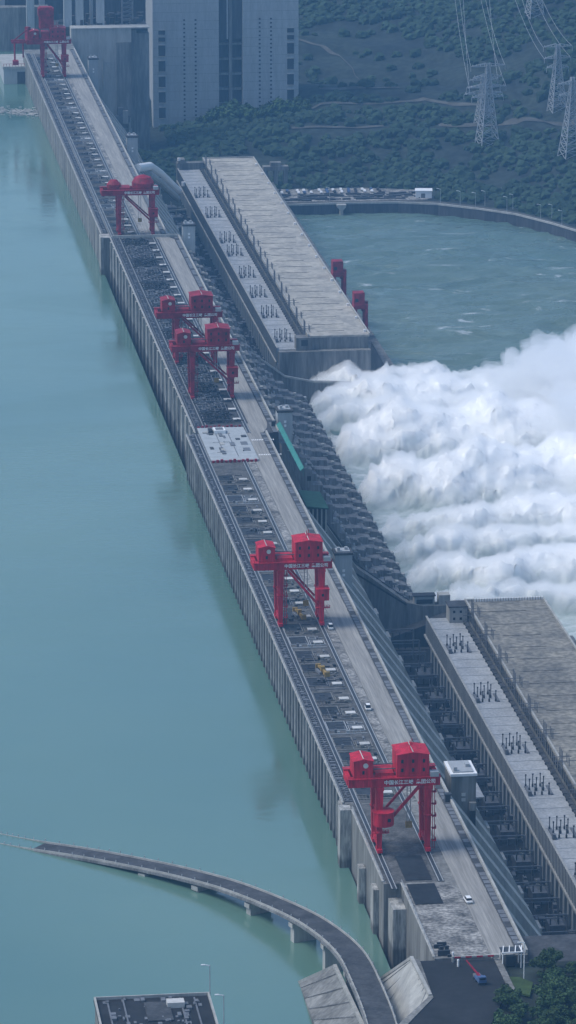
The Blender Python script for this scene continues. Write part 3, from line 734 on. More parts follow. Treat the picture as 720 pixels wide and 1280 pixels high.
tx = empty('transformer', (306, 1580, -104), 0, 'grey transformer with radiators in the dark yard beside the dam', 'transformer', 'transformers in the dark yards')
MB().box(-3,3,-5,5,.3,5).build('tank', 'steel', tx); 
b = MB()
for k in range(8): b.box(3,4.6,-4.6+k*1.2,-4+k*1.2,.8,4.4)
b.build('radiator', 'steel', tx)
for k in (-3,0,3):
    q = MB().bar((0,k,5),(0,k,8),.5,n=6).build('bushing', 'conc_pale', tx)
for i in range(1, 11): c = copy_tree(tx); c.location.y = 1580+i*38.3
for i in range(0, 15): c = copy_tree(tx); c.location.y = 2610+i*38.3; c.location.x = 302
# clutter in the yards
b = MB(); r = random.Random(3)
for k in range(900):
    y = r.uniform(1330,2005) if k % 2 else r.uniform(2560,3195); x = r.uniform(281,312)
    s_ = r.uniform(.6,3); b.box(x,x+s_,y,y+r.uniform(.6,5),-103.98,-103.9+r.uniform(.4,3))
tag(b.build('yard_clutter', 'steel'), 'low pipes and cabinets scattered through the dark yards', 'yard equipment', kind='stuff')

# white bypass pipe by the far powerhouse
pp = empty('large_pipe', (250, 2835, -14), 0, 'large white pipe running from the dam crest down to the far powerhouse', 'pipe')
P0 = [(250,2835,-14),(262,2875,-20),(272,2915,-32),(303,3105,-80)]
b = MB(); rel = [(x-250,y-2835,z+14) for x,y,z in P0]; b.tube(rel, 5.6, n=12); b.build('pipe', 'white', pp)
b = MB(); b.tube([(x-2,y-14,z-3) for x,y,z in rel[1:]], 5, n=12); b.build('lower_pipe', 'conc_pale', pp)
b = MB()
for x,y,z in rel[1:3]: b.bar((x,y,z),(x,y,z-30),1.5)
b.build('support', 'conc', pp)

# ---------------------------------------------------------------- ship lift
sl = empty('ship_lift', (376, 3440, -92), 0, 'tall pale ship lift building with slot windows and dark central shaft', 'building')
x0, x1 = -59.5, 56.5; H_ = 150
for a, c in ((x0, -7), (12, x1)): MB().box(a,c,0,60,0,H_).build('tower_wall', 'panel', sl)
MB().box(-7,12,9,50,0,H_).build('core_wall', 'conc_dark', sl)
MB().box(1.3,3.8,2,9,0,H_).build('central_mullion', 'conc', sl)
b = MB()
for k in range(9): b.box(-7,12,4,8.9,5+k*12,6.6+k*12)
b.build('shaft_beam', 'conc', sl)
MB().box(-7,12,3,8.9,70,H_).build('shaft_panel', 'conc_dark', sl)
MB().box(-.6,.6,1.5,2.9,70,H_).build('rail', 'steel_pale', sl)
w0 = MB().box(-3.6,3.6,-.1,-.01,0,8.6).build('window_opening', 'open', sl)
MB().box(-3.9,3.9,-.7,-.11,-.5,0).build('sill', 'conc_pale', w0); MB().box(-3.9,3.9,-.9,-.11,8.6,9.1).build('hood', 'conc_pale', w0)
n = 0
for cx in (x0+7.2, x1-6.4):
    for k, (z, h) in enumerate(((6,1),(18.4,1),(30.8,1),(43.2,1),(55.6,1),(67,.42),(72.5,.42))):
        c = w0 if n == 0 else copy_tree(w0, sl)
        c.location = (cx, 0, z+2); c.scale = (.75, 1, h); n += 1
v0 = MB().box(-.75,.75,-.1,-.01,0,1.3).build('vent_opening', 'open', sl); n = 0
for cx in (-34.5,-25.5,25.5,34.5):
    for k in range(25):
        c = v0 if n == 0 else inst(v0, sl, (0,0,0)); c.location = (cx, 0, 6+k*3.3); n += 1
b = MB()
for k in range(20): b.box(x0,-7.02,-.04,-.005,8+k*7,8.15+k*7).box(12.02,x1,-.04,-.005,8+k*7,8.15+k*7)
b.build('pour_joint', 'conc', sl)
# approach structures left of it
aw = empty('approach_wall', (270, 3330, -92), 0, 'broad grey concrete approach wall between the far crane and the ship lift', 'wall')
MB().box(-26,20,0,14,0,96.5).build('wall', 'conc_pale', aw)
MB().box(20.1,34,4,30,0,92).build('side_wall', 'conc', aw)
MB().box(8.5,20.05,-1.2,-.02,20,86).box(20.1,24,2,4,0,95).build('pilaster', 'conc', aw)
MB().box(-4,18,-6,-.03,25,30).box(9,13,-5,-.03,30,36).build('landing', 'steel', aw)
MB().box(17,19,-3,-.03,0,28).box(12.5,16.5,-6.5,-3,24,34).build('lift_cage', 'conc_pale', aw)
MB().box(-26,34,-.6,14.6,96.5,97.3).build('coping', 'conc_pale', aw)
b = MB()
for k in range(7): b.bar((-2,-.3,50+k*3.5),(6,-.3,50+k*3.5),.15)
b.bar((-2,-.3,50),(-2,-.3,74),.4).bar((-2,-.3,71),(4,-.3,71),.3).build('light_frame', 'conc_pale', aw)
tag(MB().box(226,243.8,3262.5,3329,-92,-4).box(243.9,247,3264,3328,-80,-12).build('concrete_block', 'conc'), 'grey concrete block closing the far end of the crest road', 'concrete block')
bl = empty('mooring_pier', (196, 3240, -40), 0, 'grey concrete pier standing in the water left of the farthest crane', 'pier')
MB().box(-9,9,0,60,0,29).build('pier_body', 'panel', bl); MB().box(-9.6,9.6,-.6,60.6,29,31).build('cap', 'conc_pale', bl)
MB().box(1,8.9,-.15,-.01,8,27).build('recess', 'conc_dark', bl)
b = MB(); 
for k in range(9): b.bar((-9+k*2.2,0,31),(-9+k*2.2,0,33),.2)
b.bar((-9,0,33),(9,0,33),.25).build('railing', 'red_old', bl)
aw2 = tag(MB().box(150,232,3400,3412,-40,12).build('lock_wall', 'conc'), 'distant grey lock wall rising out of the water at the far left', 'wall')
def col_(x, y, z0, w, h, lab):
    t = empty('bridge_column', (x, y, z0)); MB().box(-w/2,w/2,-w/2,w/2,0,h).build('shaft', 'panel', t)
    MB().box(-w/2-.5,w/2+.5,-w/2-.5,w/2+.5,h*.93,h).build('head', 'conc', t)
    tag(t, lab, 'column', 'pale columns behind the farthest crane'); return t
cl = 'tall pale concrete column behind the farthest crane, rising out of the frame'
for (x, y, w) in ((178,3420,5),(196,3420,6),(217,3390,6),(228,3420,4.5),(243,3350,6),(252,3350,6),(262,3360,2.4),(268,3350,6)): col_(x, y, 4 if x > 230 else -12, w, 90, cl)
st_ = empty('stair_tower', (289, 3352, 4), 0, 'dark lattice stair tower beside the ship lift', 'stair tower')
b = MB()
for x in (-4,4):
    for y in (-3,3): b.bar((x,y,0),(x,y,80),.8)
b.build('post', 'steel', st_); b = MB()
for k in range(24): b.bar((-4,-3,k*3.3),(4,-3,(k+1)*3.3),.5); b.box(-4,4,-3,3,k*3.3,k*3.3+.3)
b.build('stair_flight', 'steel', st_)
b = MB(); r = random.Random(11)
for k in range(70): x = r.uniform(236,300); y = r.uniform(3346,3380); s_ = r.uniform(1,5); b.box(x,x+s_,y,y+s_,4,5+r.uniform(0,6))
b.box(232,304,3344.2,3384,-40,4.0); tag(b.build('lock_platform', 'conc_dark'), 'cluttered dark platform behind the grey approach wall', 'platform')
tag(MB().box(150,320,3520,3530,-20,70).build('lock_chamber_wall', 'conc_dark'), 'dark wall far behind the row of pale columns', 'wall')
# floating debris boom at top left
b = MB(); r = random.Random(4)
for k in range(420):
    t = r.random(); x = 150+t*53; y = 3116+8*math.sin(t*5)+r.gauss(0,9); s_ = r.uniform(.5,2.6); b.box(x,x+s_,y,y+s_*r.uniform(.4,1.5),WT,WT+r.uniform(.2,.9))
tag(b.build('floating_debris', 'conc_pale'), 'pale raft of floating debris against the far end of the dam', 'debris', kind='stuff')

# ---------------------------------------------------------------- river bank right side
bw = MB()
for (a,c),(d,e) in zip(shore[:-1], shore[1:]):
    bw.add([(a,c,-118),(d,e,-118),(d,e+.3,-101.5),(a,c+.3,-101.5),(d,e+2,-101.5),(a,c+2,-101.5),(a,c+2,-118),(d,e+2,-118)], [(0,1,2,3),(3,2,4,5)])
bk = tag(bw.build('quay_wall', 'conc_dark'), 'dark curved quay wall along the far side of the river', 'quay wall')
b = MB()
for (a,c),(d,e) in zip(shore[:-1], shore[1:]): b.bar((a,c+.8,-101),(d,e+.8,-101),1.3)
b.build('coping', 'conc_pale', bk)
MB().prism([(424,-101),(431,-101),(430.5,-103),(428.6,-105),(428.6,-113),(426.4,-113),(426.4,-105),(424.5,-103)], 3146, 3151.4).build('tee_pier', 'conc_pale', bk)
b = MB(); pts = [(x, shore_y(x)) for x in range(380, 900, 10)]
for p, q in zip(pts[:-1], pts[1:]): b.add([(p[0],p[1]+3,-101.3),(q[0],q[1]+3,-101.3),(q[0]+2,q[1]+13,-101.2),(p[0]+2,p[1]+13,-101.2)], [(0,1,2,3)])
struct(b.build('quay_road', 'path'))
struct(MB().slab([(375,3163),(492,3160),(500,3168),(490,3200),(455,3212),(380,3215)], -101.6, -101.0).build('car_park', 'rubble'))
b = MB(); r = random.Random(31)
for k in range(130): x = r.uniform(380,488); y = r.uniform(3164,3190); w_ = r.uniform(1,9); b.box(x,x+w_,y,y+r.uniform(1,3),-100.99,-100.9+r.uniform(.05,1.4))
tag(b.build('yard_stock', 'conc_dark'), 'low dark stacks of material covering the far quay yard', 'building material', kind='stuff')
r = random.Random(9); 
carb = MB().prism([(-2.2,.5),(2.2,.5),(2.2,1.1),(1.3,1.2),(.8,1.9),(-1.2,1.9),(-1.8,1.2),(-2.2,1.1)], -.9, .9)
cols = [M['white'], M['blue'], M['lid'], M['steel_dark']]
proto = []
for mname in ('white','steel_dark','blue'):
    t = empty('parked_car'); me = carb.build('body', mname, t); MB().box(-1.0,.6,-.92,.92,1.25,1.75).build('window_band', 'glass', t)
    for x in (-1.4,1.4): MB().bar((x,-.95,.4),(x,.95,.4),.7,n=8).build('wheel', 'steel_dark', t)
    proto.append(t)
n = 0
for k in range(30):
    t = proto[k % 3] if k < 3 else copy_tree(proto[(k*5) % 3 if k % 4 else 0])
    t.location = (384+(k % 15)*5.6+r.uniform(-1,1), 3203-(k//15)*8+r.uniform(-1,1), -101.0); t.rotation_euler.z = R(90)
    tag(t, 'small parked car in the far quay car park' , 'car', 'cars in the far quay car park')
cw = ['white','dark','blue']
for k, o in enumerate([o for o in col.objects if o.name.startswith('parked_car')]):
    ch = [c for c in o.children if c.name.startswith('body')][0]
    mm = ch.data.materials[0].name
    o['label'] = {'white_paint':'small white parked car in the far quay car park','dark_steel':'small dark parked car in the far quay car park','blue_paint':'small blue parked car in the far quay car park'}[mm]
    o['group'] = {'white_paint':'white parked cars','dark_steel':'dark parked cars','blue_paint':'blue parked cars'}[mm]
sh = empty('bank_shed', (492, 3171, -101), R(-8), 'white flat roofed shed at the right end of the far car park', 'shed')
MB().box(-6,6,-5,5,0,5).build('wall', 'white', sh); MB().box(-6.4,6.4,-5.4,5.4,5,5.5).build('roof', 'white', sh); MB().box(-2,1,-5.1,-5.01,.1,3.4).build('door', 'steel', sh)
gt = empty('gate_house', (388, 3224, -101), 0, 'small pale frame gatehouse at the foot of the dark slope', 'gatehouse')
MB().box(-9,-6,-3,3,0,13).box(-1.5,1.5,-3,3,0,13).box(6,9,-3,3,0,13).build('pier', 'conc', gt); MB().box(-9.5,9.5,-3.5,3.5,13,16).box(-4,4,-3,3,16,19).build('beam', 'conc', gt)
lamp = empty('street_lamp', (0,0,0)); MB().bar((0,0,0),(0,0,11),.45,.3,n=6).build('post', 'steel_pale', lamp); MB().bar((0,0,10.8),(-2,0,11.4),.3).box(-2.9,-1.6,-.3,.3,11.2,11.5).build('lamp_head', 'white', lamp)
for k, (x, o) in enumerate(((500,4),(513,4),(523,4),(531,18),(543,6),(549,22),(562,5),(570,20),(573,4),(420,6))):
    t = lamp if k == 0 else copy_tree(lamp); t.location = (x, shore_y(x)+o, -101)
    tag(t, 'slim pale street lamp on the far quay road', 'street lamp', 'street lamps along the far quay')

TR = []
def track(pts, w, name='hill_track', m='path'):
    b = MB(); q = []
    for p, n in zip(pts[:-1], pts[1:]):
        TR.extend([p, n])
        for k in range(60): t = k/60; q.append((p[0]+(n[0]-p[0])*t, p[1]+(n[1]-p[1])*t))
    q.append(pts[-1])
    for (a,c),(d,e) in zip(q[:-1], q[1:]):
        b.add([(a,c,ground_z(a,c)+.7),(d,e,ground_z(d,e)+.7),(d,e+w,ground_z(d,e+w)+.9),(a,c+w,ground_z(a,c+w)+.9)], [(0,1,2,3)])
    return struct(b.build(name, m))
track([(453,3634),(486,3592),(499,3468)], 5); track([(453,3467),(516,3453)], 5); track([(440,3421),(466,3421),(530,3415),(567,3368)], 5)
track([(530,3340),(545,3332),(582,3311),(622,3271),(680,3240)], 9); track([(416,3350),(489,3355)], 4)
# forest canopy on the hillside: one uncountable mass
def canopy():
    base = bmesh.new(); bmesh.ops.create_icosphere(base, subdivisions=2, radius=1)
    bv = np.array([v.co[:] for v in base.verts]); bf = [[v.index for v in f.verts] for f in base.faces]; base.free()
    nv = len(bv); vs = []; fs = []; r = random.Random(21); k = 0
    var = []
    for s in range(6):
        rr = np.random.RandomState(s); var.append(bv*(.7+.6*rr.rand(nv, 1)))
    for j in range(17000):
        d = 20+1180*(j/17000.)**.9+r.uniform(-4,4); x = r.uniform(236, 236+520+.25*d); y = shore_y(x)+d
        if y < 3216 and x < 400: continue
        if d < 62 and 375 < x < 502: continue
        if d < 22: continue
        if 310 < x < 445 and 3425 < y < 3510: continue
        if x < 322 and y > 3320: continue
        dd = d+.12*(x-450)
        if 306 < dd < 320: continue
        if 345 < d+.1*(x-450) < 355: continue
        if mn.noise(Vector((x*.012, y*.012, 0))) < -.36: continue
        if 330+60*mn.noise(Vector((x*.01,1,0))) < d < 500+90*mn.noise(Vector((x*.009,7,0))) and r.random() < .88: continue
        near = False
        for a_, b_ in zip(TR[::2], TR[1::2]):
            A = Vector(a_); D = Vector(b_)-A; t_ = max(0, min(1, (Vector((x,y))-A).dot(D)/D.length_squared))
            if abs(y-(A+D*t_).y-(-6)) < 11 and abs(x-(A+D*t_).x) < 6: near = True; break
        if near: continue
        s = r.uniform(2.0, 5.4); z = ground_z(x, y)
        v = var[j % 6]*np.array([s, s, s*r.uniform(.6,1.0)])+np.array([x, y, z+s*.3])
        fs += [[a+k for a in f] for f in bf]; vs.append(v); k += nv
    b = MB(); b.v = [tuple(p) for p in np.concatenate(vs).tolist()]; b.f = [tuple(f) for f in fs]
    return b.build('forest', 'forest')
tag(canopy(), 'dark green woodland covering the hillside beyond the river', 'woodland', kind='stuff')

# trees ---------------------------------------------------------------
def make_tree(seed, h=9., rad=4.2, leaves=2600, ls=.42):
    r = random.Random(seed); root = empty('tree')
    b = MB(); b.bar((0,0,0),(.1,.1,h*.5),.7,.4,n=7)
    tips = []
    for k in range(7):
        a = r.uniform(0,6.28); rr = rad*r.uniform(.35,.75); z = h*r.uniform(.5,.85); tips.append((rr*math.cos(a), rr*math.sin(a), z))
        b.bar((.05,.05,h*r.uniform(.3,.5)), tips[-1], .3, .1, n=5)
    b.build('trunk', 'bark', root)
    tips.append((0,0,h*.85)); lb = MB()
    cl = []
    for t in tips:
        for q in range(3): cl.append((t[0]+r.gauss(0,rad*.22), t[1]+r.gauss(0,rad*.22), t[2]+r.gauss(0,h*.07), rad*r.uniform(.22,.42)))
    for k in range(leaves):
        cx,cy,cz,cr = cl[k % len(cl)]
        d = Vector((r.gauss(0,1),r.gauss(0,1),r.gauss(0,1))).normalized()*cr*(r.random()**.35)
        c = Vector((cx,cy,cz))+d; n = (d.normalized()+Vector((r.gauss(0,.5),r.gauss(0,.5),r.gauss(0,.5)))).normalized(); u = n.orthogonal().normalized(); w = n.cross(u); s = ls*r.uniform(.6,1.4)
        lb.add([c-u*s, c-w*s*.6, c+u*s, c+w*s*.6], [(0,1,2,3)])
    lb.build('crown', 'leaf', root)
    return root
tr = [make_tree(k) for k in range(3)]
# near abutment hill at bottom right
def near_z(x, y):
    t = sm(1316, 1290, y) if y < 1316 else 0
    z = -1.5-26*sm(252, 330, x)-75*sm(330, 400, x)
    return z+mn.noise(Vector((x*.08,y*.08,0)))*1.2
b = MB(); xs = [204.6+i*4 for i in range(52)]; ys = [1317.6-j*4 for j in range(70)]
for y in ys:
    for x in xs: b.v.append((x,y,near_z(x,y)))
for j in range(len(ys)-1):
    for i in range(len(xs)-1): a = j*len(xs)+i; b.f.append((a,a+len(xs),a+len(xs)+1,a+1))
struct(b.build('abutment_slope', 'soil', smooth=True))
struct(MB().slab([(231.6,1289),(235.5,1286),(238.5,1297),(235,1302),(231.6,1303)], -1.0, -.35).build('grass', 'grass'))
spots = []
r = random.Random(5)
for k in range(900):
    x = r.uniform(214, 300); y = r.uniform(1222, 1311)
    if x < 218+(y-1255)*.36 or (x < 237.5 and y > 1286): continue
    if x < 240 and y > 1281: continue
    if all((x-a)**2+(y-c)**2 > 13 for a,c in spots): spots.append((x,y))
    if len(spots) >= 130: break
lab = ['dark leafy tree on the slope beside the road end', 'broad leafy tree on the slope beside the road end', 'round leafy tree on the slope beside the road end']
for k, (x,y) in enumerate(spots):
    t = tr[k] if k < 3 else copy_tree(tr[k % 3]); s = r.uniform(.65,1.1)
    t.location = (x,y,near_z(x,y)-.4); t.rotation_euler.z = r.uniform(0,6); t.scale = (s,s,s*r.uniform(.75,1.05))
    tag(t, 'dark leafy tree on the slope at the lower right corner', 'tree', 'trees on the lower right slope')
# trees before the ship lift
ft = make_tree(77, 13, 7, 900, 1.3); used = 0
for k in range(34):
    x = r.uniform(352, 436) if k < 20 else r.uniform(318,430); y = 3428-r.uniform(0, 26); t = ft if k == 0 else copy_tree(ft)
    s = r.uniform(.7,1.2)*(1.15 if k < 20 else .5); t.location = (x,y,ground_z(x,y)-1); t.scale = (s,s,s*.9); t.rotation_euler.z = r.uniform(0,6)
    tag(t, 'round dark tree at the foot of the ship lift', 'tree', 'trees at the foot of the ship lift')

# ---------------------------------------------------------------- pylons and lines
def pylon(x, y, h, base, arms, label):
    z = ground_z(x, y)-.5; t = empty('power_pylon', (x, y, z), R(12), label, 'power pylon', 'lattice pylons on the far hillside')
    W = lambda q: base*(1-q)**1.15+1.5*q+.8
    b = MB(); lv = 11
    for i in range(lv):
        a, c = i/lv, (i+1)/lv; wa, wc = W(a)/2, W(c)/2; za, zc = a*h, c*h
        P = [(-wa,-wa,za),(wa,-wa,za),(wa,wa,za),(-wa,wa,za)]; Q = [(-wc,-wc,zc),(wc,-wc,zc),(wc,wc,zc),(-wc,wc,zc)]
        for k in range(4):
            b.bar(P[k],Q[k],.62); b.bar(P[k],Q[(k+1)%4],.36); b.bar(P[(k+1)%4],Q[k],.36); b.bar(Q[k],Q[(k+1)%4],.34)
    b.build('lattice_mast', 'steel_pale', t)
    for (q, hw) in arms:
        za = q*h; wq = W(q)/2
        for s in (-1,1):
            b = MB()
            for yy in (-wq,wq): b.bar((s*wq,yy,za),(s*hw,0,za+.3),.45); b.bar((s*wq,yy,za+2.4),(s*hw,0,za+.3),.4)
            for k in range(4): xx = wq+(hw-wq)*(k+.5)/4; b.bar((s*xx,-wq*.5,za),(s*xx,wq*.5,za+1.5),.3)
            b.bar((s*hw,0,za),(s*hw,0,za-3.4),.35)
            b.build('cross_arm', 'steel_pale', t)
    return t
pylons = []
def add_pyl(*a): pylons.append(pylon(*a))
PYL = [(558,3282,64,14,((.60,13),(.72,15),(.84,12),(.97,14)),'pale lattice pylon with wide cross arms, leftmost on the wooded slope'),
       (563,3332,38,10,((.62,16),(.75,14),(.9,12)),'pale lattice pylon standing just behind the leftmost one'),
       (616.3,3306.5,52,11,((.66,9),(.8,11),(.97,12)),'slim pale lattice pylon between the leftmost pylons and the right edge'),
       (608,3200,60,15,((.78,11),(.92,12)),'nearest pale lattice pylon cut by the right edge of the picture'),
       (640.3,3542,50,12,((.7,11),(.9,12)),'distant lattice pylon cut by the top edge of the picture')]
for a in PYL: add_pyl(*a)
def line(p, q, sag, n=10, w=.2):
    b = MB(); pts = []
    o = Vector(p)
    for i in range(n+1):
        t = i/n; pts.append(tuple(Vector(p).lerp(Vector(q), t)-Vector((0,0,sag*4*t*(1-t)))-o))
    b.tube(pts, w, n=4); ob = b.build('power_line', 'steel_pale'); ob.location = p
    return ob
def tips(pl, q, h, hw):
    return [(pl.location.x+s*hw*math.cos(R(12)), pl.location.y+s*hw*math.sin(R(12)), pl.location.z+q*h) for s in (-1,1)]
for (k, q, h, hw, ends) in [(0, 0.97, 64, 14, [(588.9, 3620.0, -3.1), (609.2, 3620.0, -3.4)]), (0, 0.72, 64, 15, [(581.6, 3600.0, -0.3), (601.8, 3600.0, -0.6)]), (1, 0.9, 38, 12, [(596.2, 3640.0, -6.0), (618.0, 3640.0, -6.3)]), (2, 0.97, 52, 12, [(635.5, 3600.0, -1.2), (650.3, 3600.0, -1.4)]), (2, 0.8, 52, 11, [(627.0, 3590.0, 0.3), (643.1, 3590.0, 0.1)]), (4, 0.9, 50, 12, [(677.2, 3800.0, -29.1), (702.1, 3800.0, -29.5)])]:
    for p, e_ in zip(tips(pylons[k], q, h, hw), ends):
        tag(line(p, e_, 7), 'thin pale power line rising from the pylons to the top edge', 'power line', 'power lines above the far hillside')

# ---------------------------------------------------------------- bridge over the reservoir
BR = [(73.5, 1528.0, -22.65), (81.8, 1521.1, -22.5), (91.0, 1514.0, -22.3), (109.3, 1499.1, -21.0), (124.1, 1486.2, -20.2), (141.6, 1468.5, -19.0), (158.3, 1446.6, -17.4), (173.2, 1416.0, -14.8), (182.0, 1388.5, -12.2), (187.6, 1355.7, -9.5), (188.0, 1318.6, -6.5), (186.9, 1278.5, -3.8), (184.4, 1251.1, -2.5), (181.9, 1227.2, -2.0)]
def spline(pts, n=8):
    out = []; P = [Vector(p) for p in pts]; P = [P[0]*2-P[1]]+P+[P[-1]*2-P[-2]]
    for i in range(1, len(P)-2):
        for k in range(n):
            t = k/n; a,b_,c,d = P[i-1],P[i],P[i+1],P[i+2]
            out.append(.5*((2*b_)+(c-a)*t+(2*a-5*b_+4*c-d)*t*t+(3*b_-a-3*c+d)*t**3))
    out.append(P[-2]); return out
sp_ = spline(BR)
def sweep(pts, prof):     # prof: (offset, z) polygon
    b = MB(); n = len(prof)
    for i, p in enumerate(pts):
        t = (pts[min(i+1,len(pts)-1)]-pts[max(i-1,0)]); t.z = 0; t.normalize(); s = Vector((t.y,-t.x,0))
        for o, z in prof: b.v.append(tuple(p+s*o+Vector((0,0,z))))
    for i in range(len(pts)-1):
        for k in range(n): b.f.append((i*n+k, i*n+(k+1)%n, (i+1)*n+(k+1)%n, (i+1)*n+k))
    b.f.append(tuple(range(n))); b.f.append(tuple(range(len(pts)*n-1, (len(pts)-1)*n-1, -1)))
    return b
br = empty('curved_bridge', (0,0,0), 0, 'curved grey road bridge sweeping across the reservoir water', 'bridge')
sweep(sp_, [(-5.2,-.05),(-5.2,-.9),(-3.4,-1.6),(3.4,-1.6),(5.2,-.9),(5.2,-.05)]).build('deck', 'conc_mid', br)
sweep(sp_, [(-4.2,-.04),(-4.2,.05),(4.2,.05),(4.2,-.04)]).build('road_surface', 'conc_dark', br)
for s in (-1,1):
    sweep(sp_, [(s*4.35,-.04),(s*4.35,.7),(s*4.65,.7),(s*4.65,-.04)]).build('parapet', 'conc_pale', br)
    b = MB()
    for p in sp_[::2]: 
        i = sp_.index(p); t = sp_[min(i+1,len(sp_)-1)]-sp_[max(i-1,0)]; t.z = 0; t.normalize(); q = p+Vector((t.y,-t.x,0))*s*4.6; b.bar(q+Vector((0,0,.9)), q+Vector((0,0,1.6)), .25)
    b.build('railing_post', 'steel_pale', br)
for i in range(28, len(sp_)-26, 8):
    p = sp_[i]; t = sp_[i+1]-sp_[i-1]; a = math.atan2(t.y, t.x)
    b = MB().box(-1.4,1.4,-4.2,4.2,-30-p.z,-3.2).box(-1.6,1.6,-4.9,4.9,-3.2,-1.63)
    o = b.build('pier', 'conc_pale', br); o.location = p; o.rotation_euler.z = a

# ---------------------------------------------------------------- bottom left roof (intake house)
ih = empty('intake_house', (117, 1288, -24), 0, 'dark flat roofed intake house standing in the water at the bottom edge', 'building')
MB().box(-18,18,-34,13,0,22).build('wall', 'conc', ih)
MB().box(-18.4,18.4,-34.4,13.4,22,22.6).build('roof', 'asphalt', ih)
b = MB().box(-18.3,18.3,12.8,13.3,22.6,23.6).box(-18.3,-17.7,-34,12.7,22.6,23.6).box(17.7,18.3,-34,12.7,22.6,23.6)
b.build('roof_parapet', 'conc_pale', ih)
b = MB(); r = random.Random(8)
for x in (-14.5,-9.5,8.5,13): b.box(x,x+.5,-30,11,22.62,23.0)
for k in range(60): x = r.uniform(-17,15); y = r.uniform(-20,11); b.box(x,x+r.uniform(.4,1.8),y,y+r.uniform(.4,3),22.62,22.7+r.uniform(.1,.7))
b.build('roof_gear', 'steel', ih)
MB().box(-3,5,-8,8,22.62,23.1).build('roof_slab', 'conc_dark', ih); MB().box(4,9.5,3,7,22.62,24.4).build('roof_hut', 'lid', ih)
for k, (x,y,hh,nm) in enumerate(((135.5,1301,10,'pale lamp post rising from the water side corner of the dark roof'),(137.2,1276,9,'shorter lamp post beside the dark roof at the bottom edge'))):
    t = empty('lamp_post', (x,y,-1.4 if k == 0 else -22), 0, nm, 'lamp post')
    hh = hh if k == 0 else 30
    MB().bar((0,0,-1 if k == 0 else 0),(0,0,hh),.4,.3,n=6).build('post', 'steel_pale', t); MB().bar((0,0,hh-.1),(-2,0,hh+.3),.25).box(-2.8,-1.6,-.25,.25,hh+.1,hh+.4).build('lamp_head', 'white', t)

# ---------------------------------------------------------------- bottom: abutment end
struct(MB().slab([(188,1225),(213,1225),(217.5,1258),(224,1276),(229.4,1292),(229.4,1319.4),(205.6,1319.6),(204.8,1286),(193,1264)], -40, -.06).build('asphalt_yard', 'asphalt'))
struct(MB().slab([(229.5,1290),(231.6,1290),(231.6,1319),(229.5,1319)], -.5, .1).build('pavement', 'conc'))
def revet(name, m, A, B, C, D, nrib, label, kerb=None):     # A,B foot; D,C crest
    rw = empty(name, A, 0, label, 'revetment'); o = Vector(A); A,B,C,D = [Vector(v)-o for v in (A,B,C,D)]
    dn = Vector((0,0,-14)); MB().add([A,B,C,D,A+dn,B+dn,C+dn,D+dn], [(0,1,2,3),(4,5,1,0),(5,6,2,1),(6,7,3,2),(7,4,0,3)]).build('slope', m, rw)
    b = MB()
    for k in range(nrib):
        t = (k+.5)/nrib; p = A.lerp(B,t); q = D.lerp(C,t); up = Vector((0,0,.1)); b.bar(p+up, q+up, .32)
    b.build('rib', 'conc_mid', rw)
    MB().bar(D+Vector((0,0,.3)), C+Vector((0,0,.3)), 1.1).bar(B+Vector((0,0,.3)), C+Vector((0,0,.3)), .9).build('kerb', 'conc_pale', rw)
revet('ribbed_revetment', 'conc_pale', (192.6,1262,-13), (196,1345,-16), (203.2,1322.5,-.2), (204,1288,-.2), 9, 'pale ribbed concrete revetment between the bridge and the asphalt')
tag(MB().slab([(203.4,1322.4),(205.5,1319.3),(204.7,1286),(193,1264),(190,1264),(203.9,1288)], -.8, .25).build('stone_kerb', 'conc'), 'wide pale stone kerb bordering the asphalt above the ribbed revetment', 'kerb')
revet('stone_revetment', 'conc', (171,1306,-19), (171.6,1362,-22), (182.2,1352,-13), (182,1270,-6.5), 5, 'dark sloping concrete revetment left of the bridge end')
# upstream low parapet wall of the end block and barrier
dpart(MB().box(229,236,1319.6,1321,-3,.9), 'end_beam', 'conc_pale')
dpart(MB().box(236.2,262,1300,1320.9,-60,-2.5), 'abutment_block', 'conc_dark'); dpart(MB().box(240.5,262,1322,1346,-60,-3), 'abutment_block', 'conc_dark')
gb = empty('checkpoint_barrier', (222, 1317.5, 0), 0, 'orange and white checkpoint barrier across the end of the crest road', 'barrier')
MB().box(-6,7.6,-.3,.3,1.3,1.8).build('beam', 'conc_pale', gb)
b = MB()
for k in range(4): b.box(-5.6+k*3.6,-3.6+k*3.6,-.36,-.31,1.25,1.85)
b.build('stripe', 'red', gb); MB().box(-6.4,-5.8,-.5,.5,-.05,1.9).box(7.6,8.2,-.5,.5,-.05,1.9).build('post', 'conc_pale', gb)
ca = empty('sentry_canopy', (234.5, 1316, 0), 0, 'small white framed sentry shelter at the road end', 'shelter')
b = MB()
for x in (-3,3):
    for y in (-2.5,2.5): b.bar((x,y,-1.6),(x,y,3.6),.3)
b.build('post', 'white', ca); MB().box(-3.3,3.3,-2.8,2.8,3.6,3.8).build('roof', 'steel_dark', ca)
b = MB()
for k in range(4): b.bar((-3+k*2,-2.6,3.9),(-2+k*2,2.4,4.2),.3)
b.bar((-3.4,-2.8,3.9),(3.4,-2.8,3.9),.35).bar((3.3,-2.8,3.9),(3.3,2.8,3.9),.35).build('roof_frame', 'white', ca); MB().box(-1.6,1.6,-1,1,-1.5,1.8).build('booth', 'steel_dark', ca)
tl = empty('lamp_post', (236.4,1302,-1.6), 0, 'tall white post beside the sentry shelter at the grass edge', 'lamp post')
MB().bar((0,0,0),(0,0,13),.35,n=6).build('post', 'white', tl); MB().bar((0,0,12.9),(-1.6,0,13.1),.25).box(-2.2,-1.3,-.2,.2,12.95,13.2).build('lamp_head', 'white', tl)
b = MB(); r = random.Random(2)
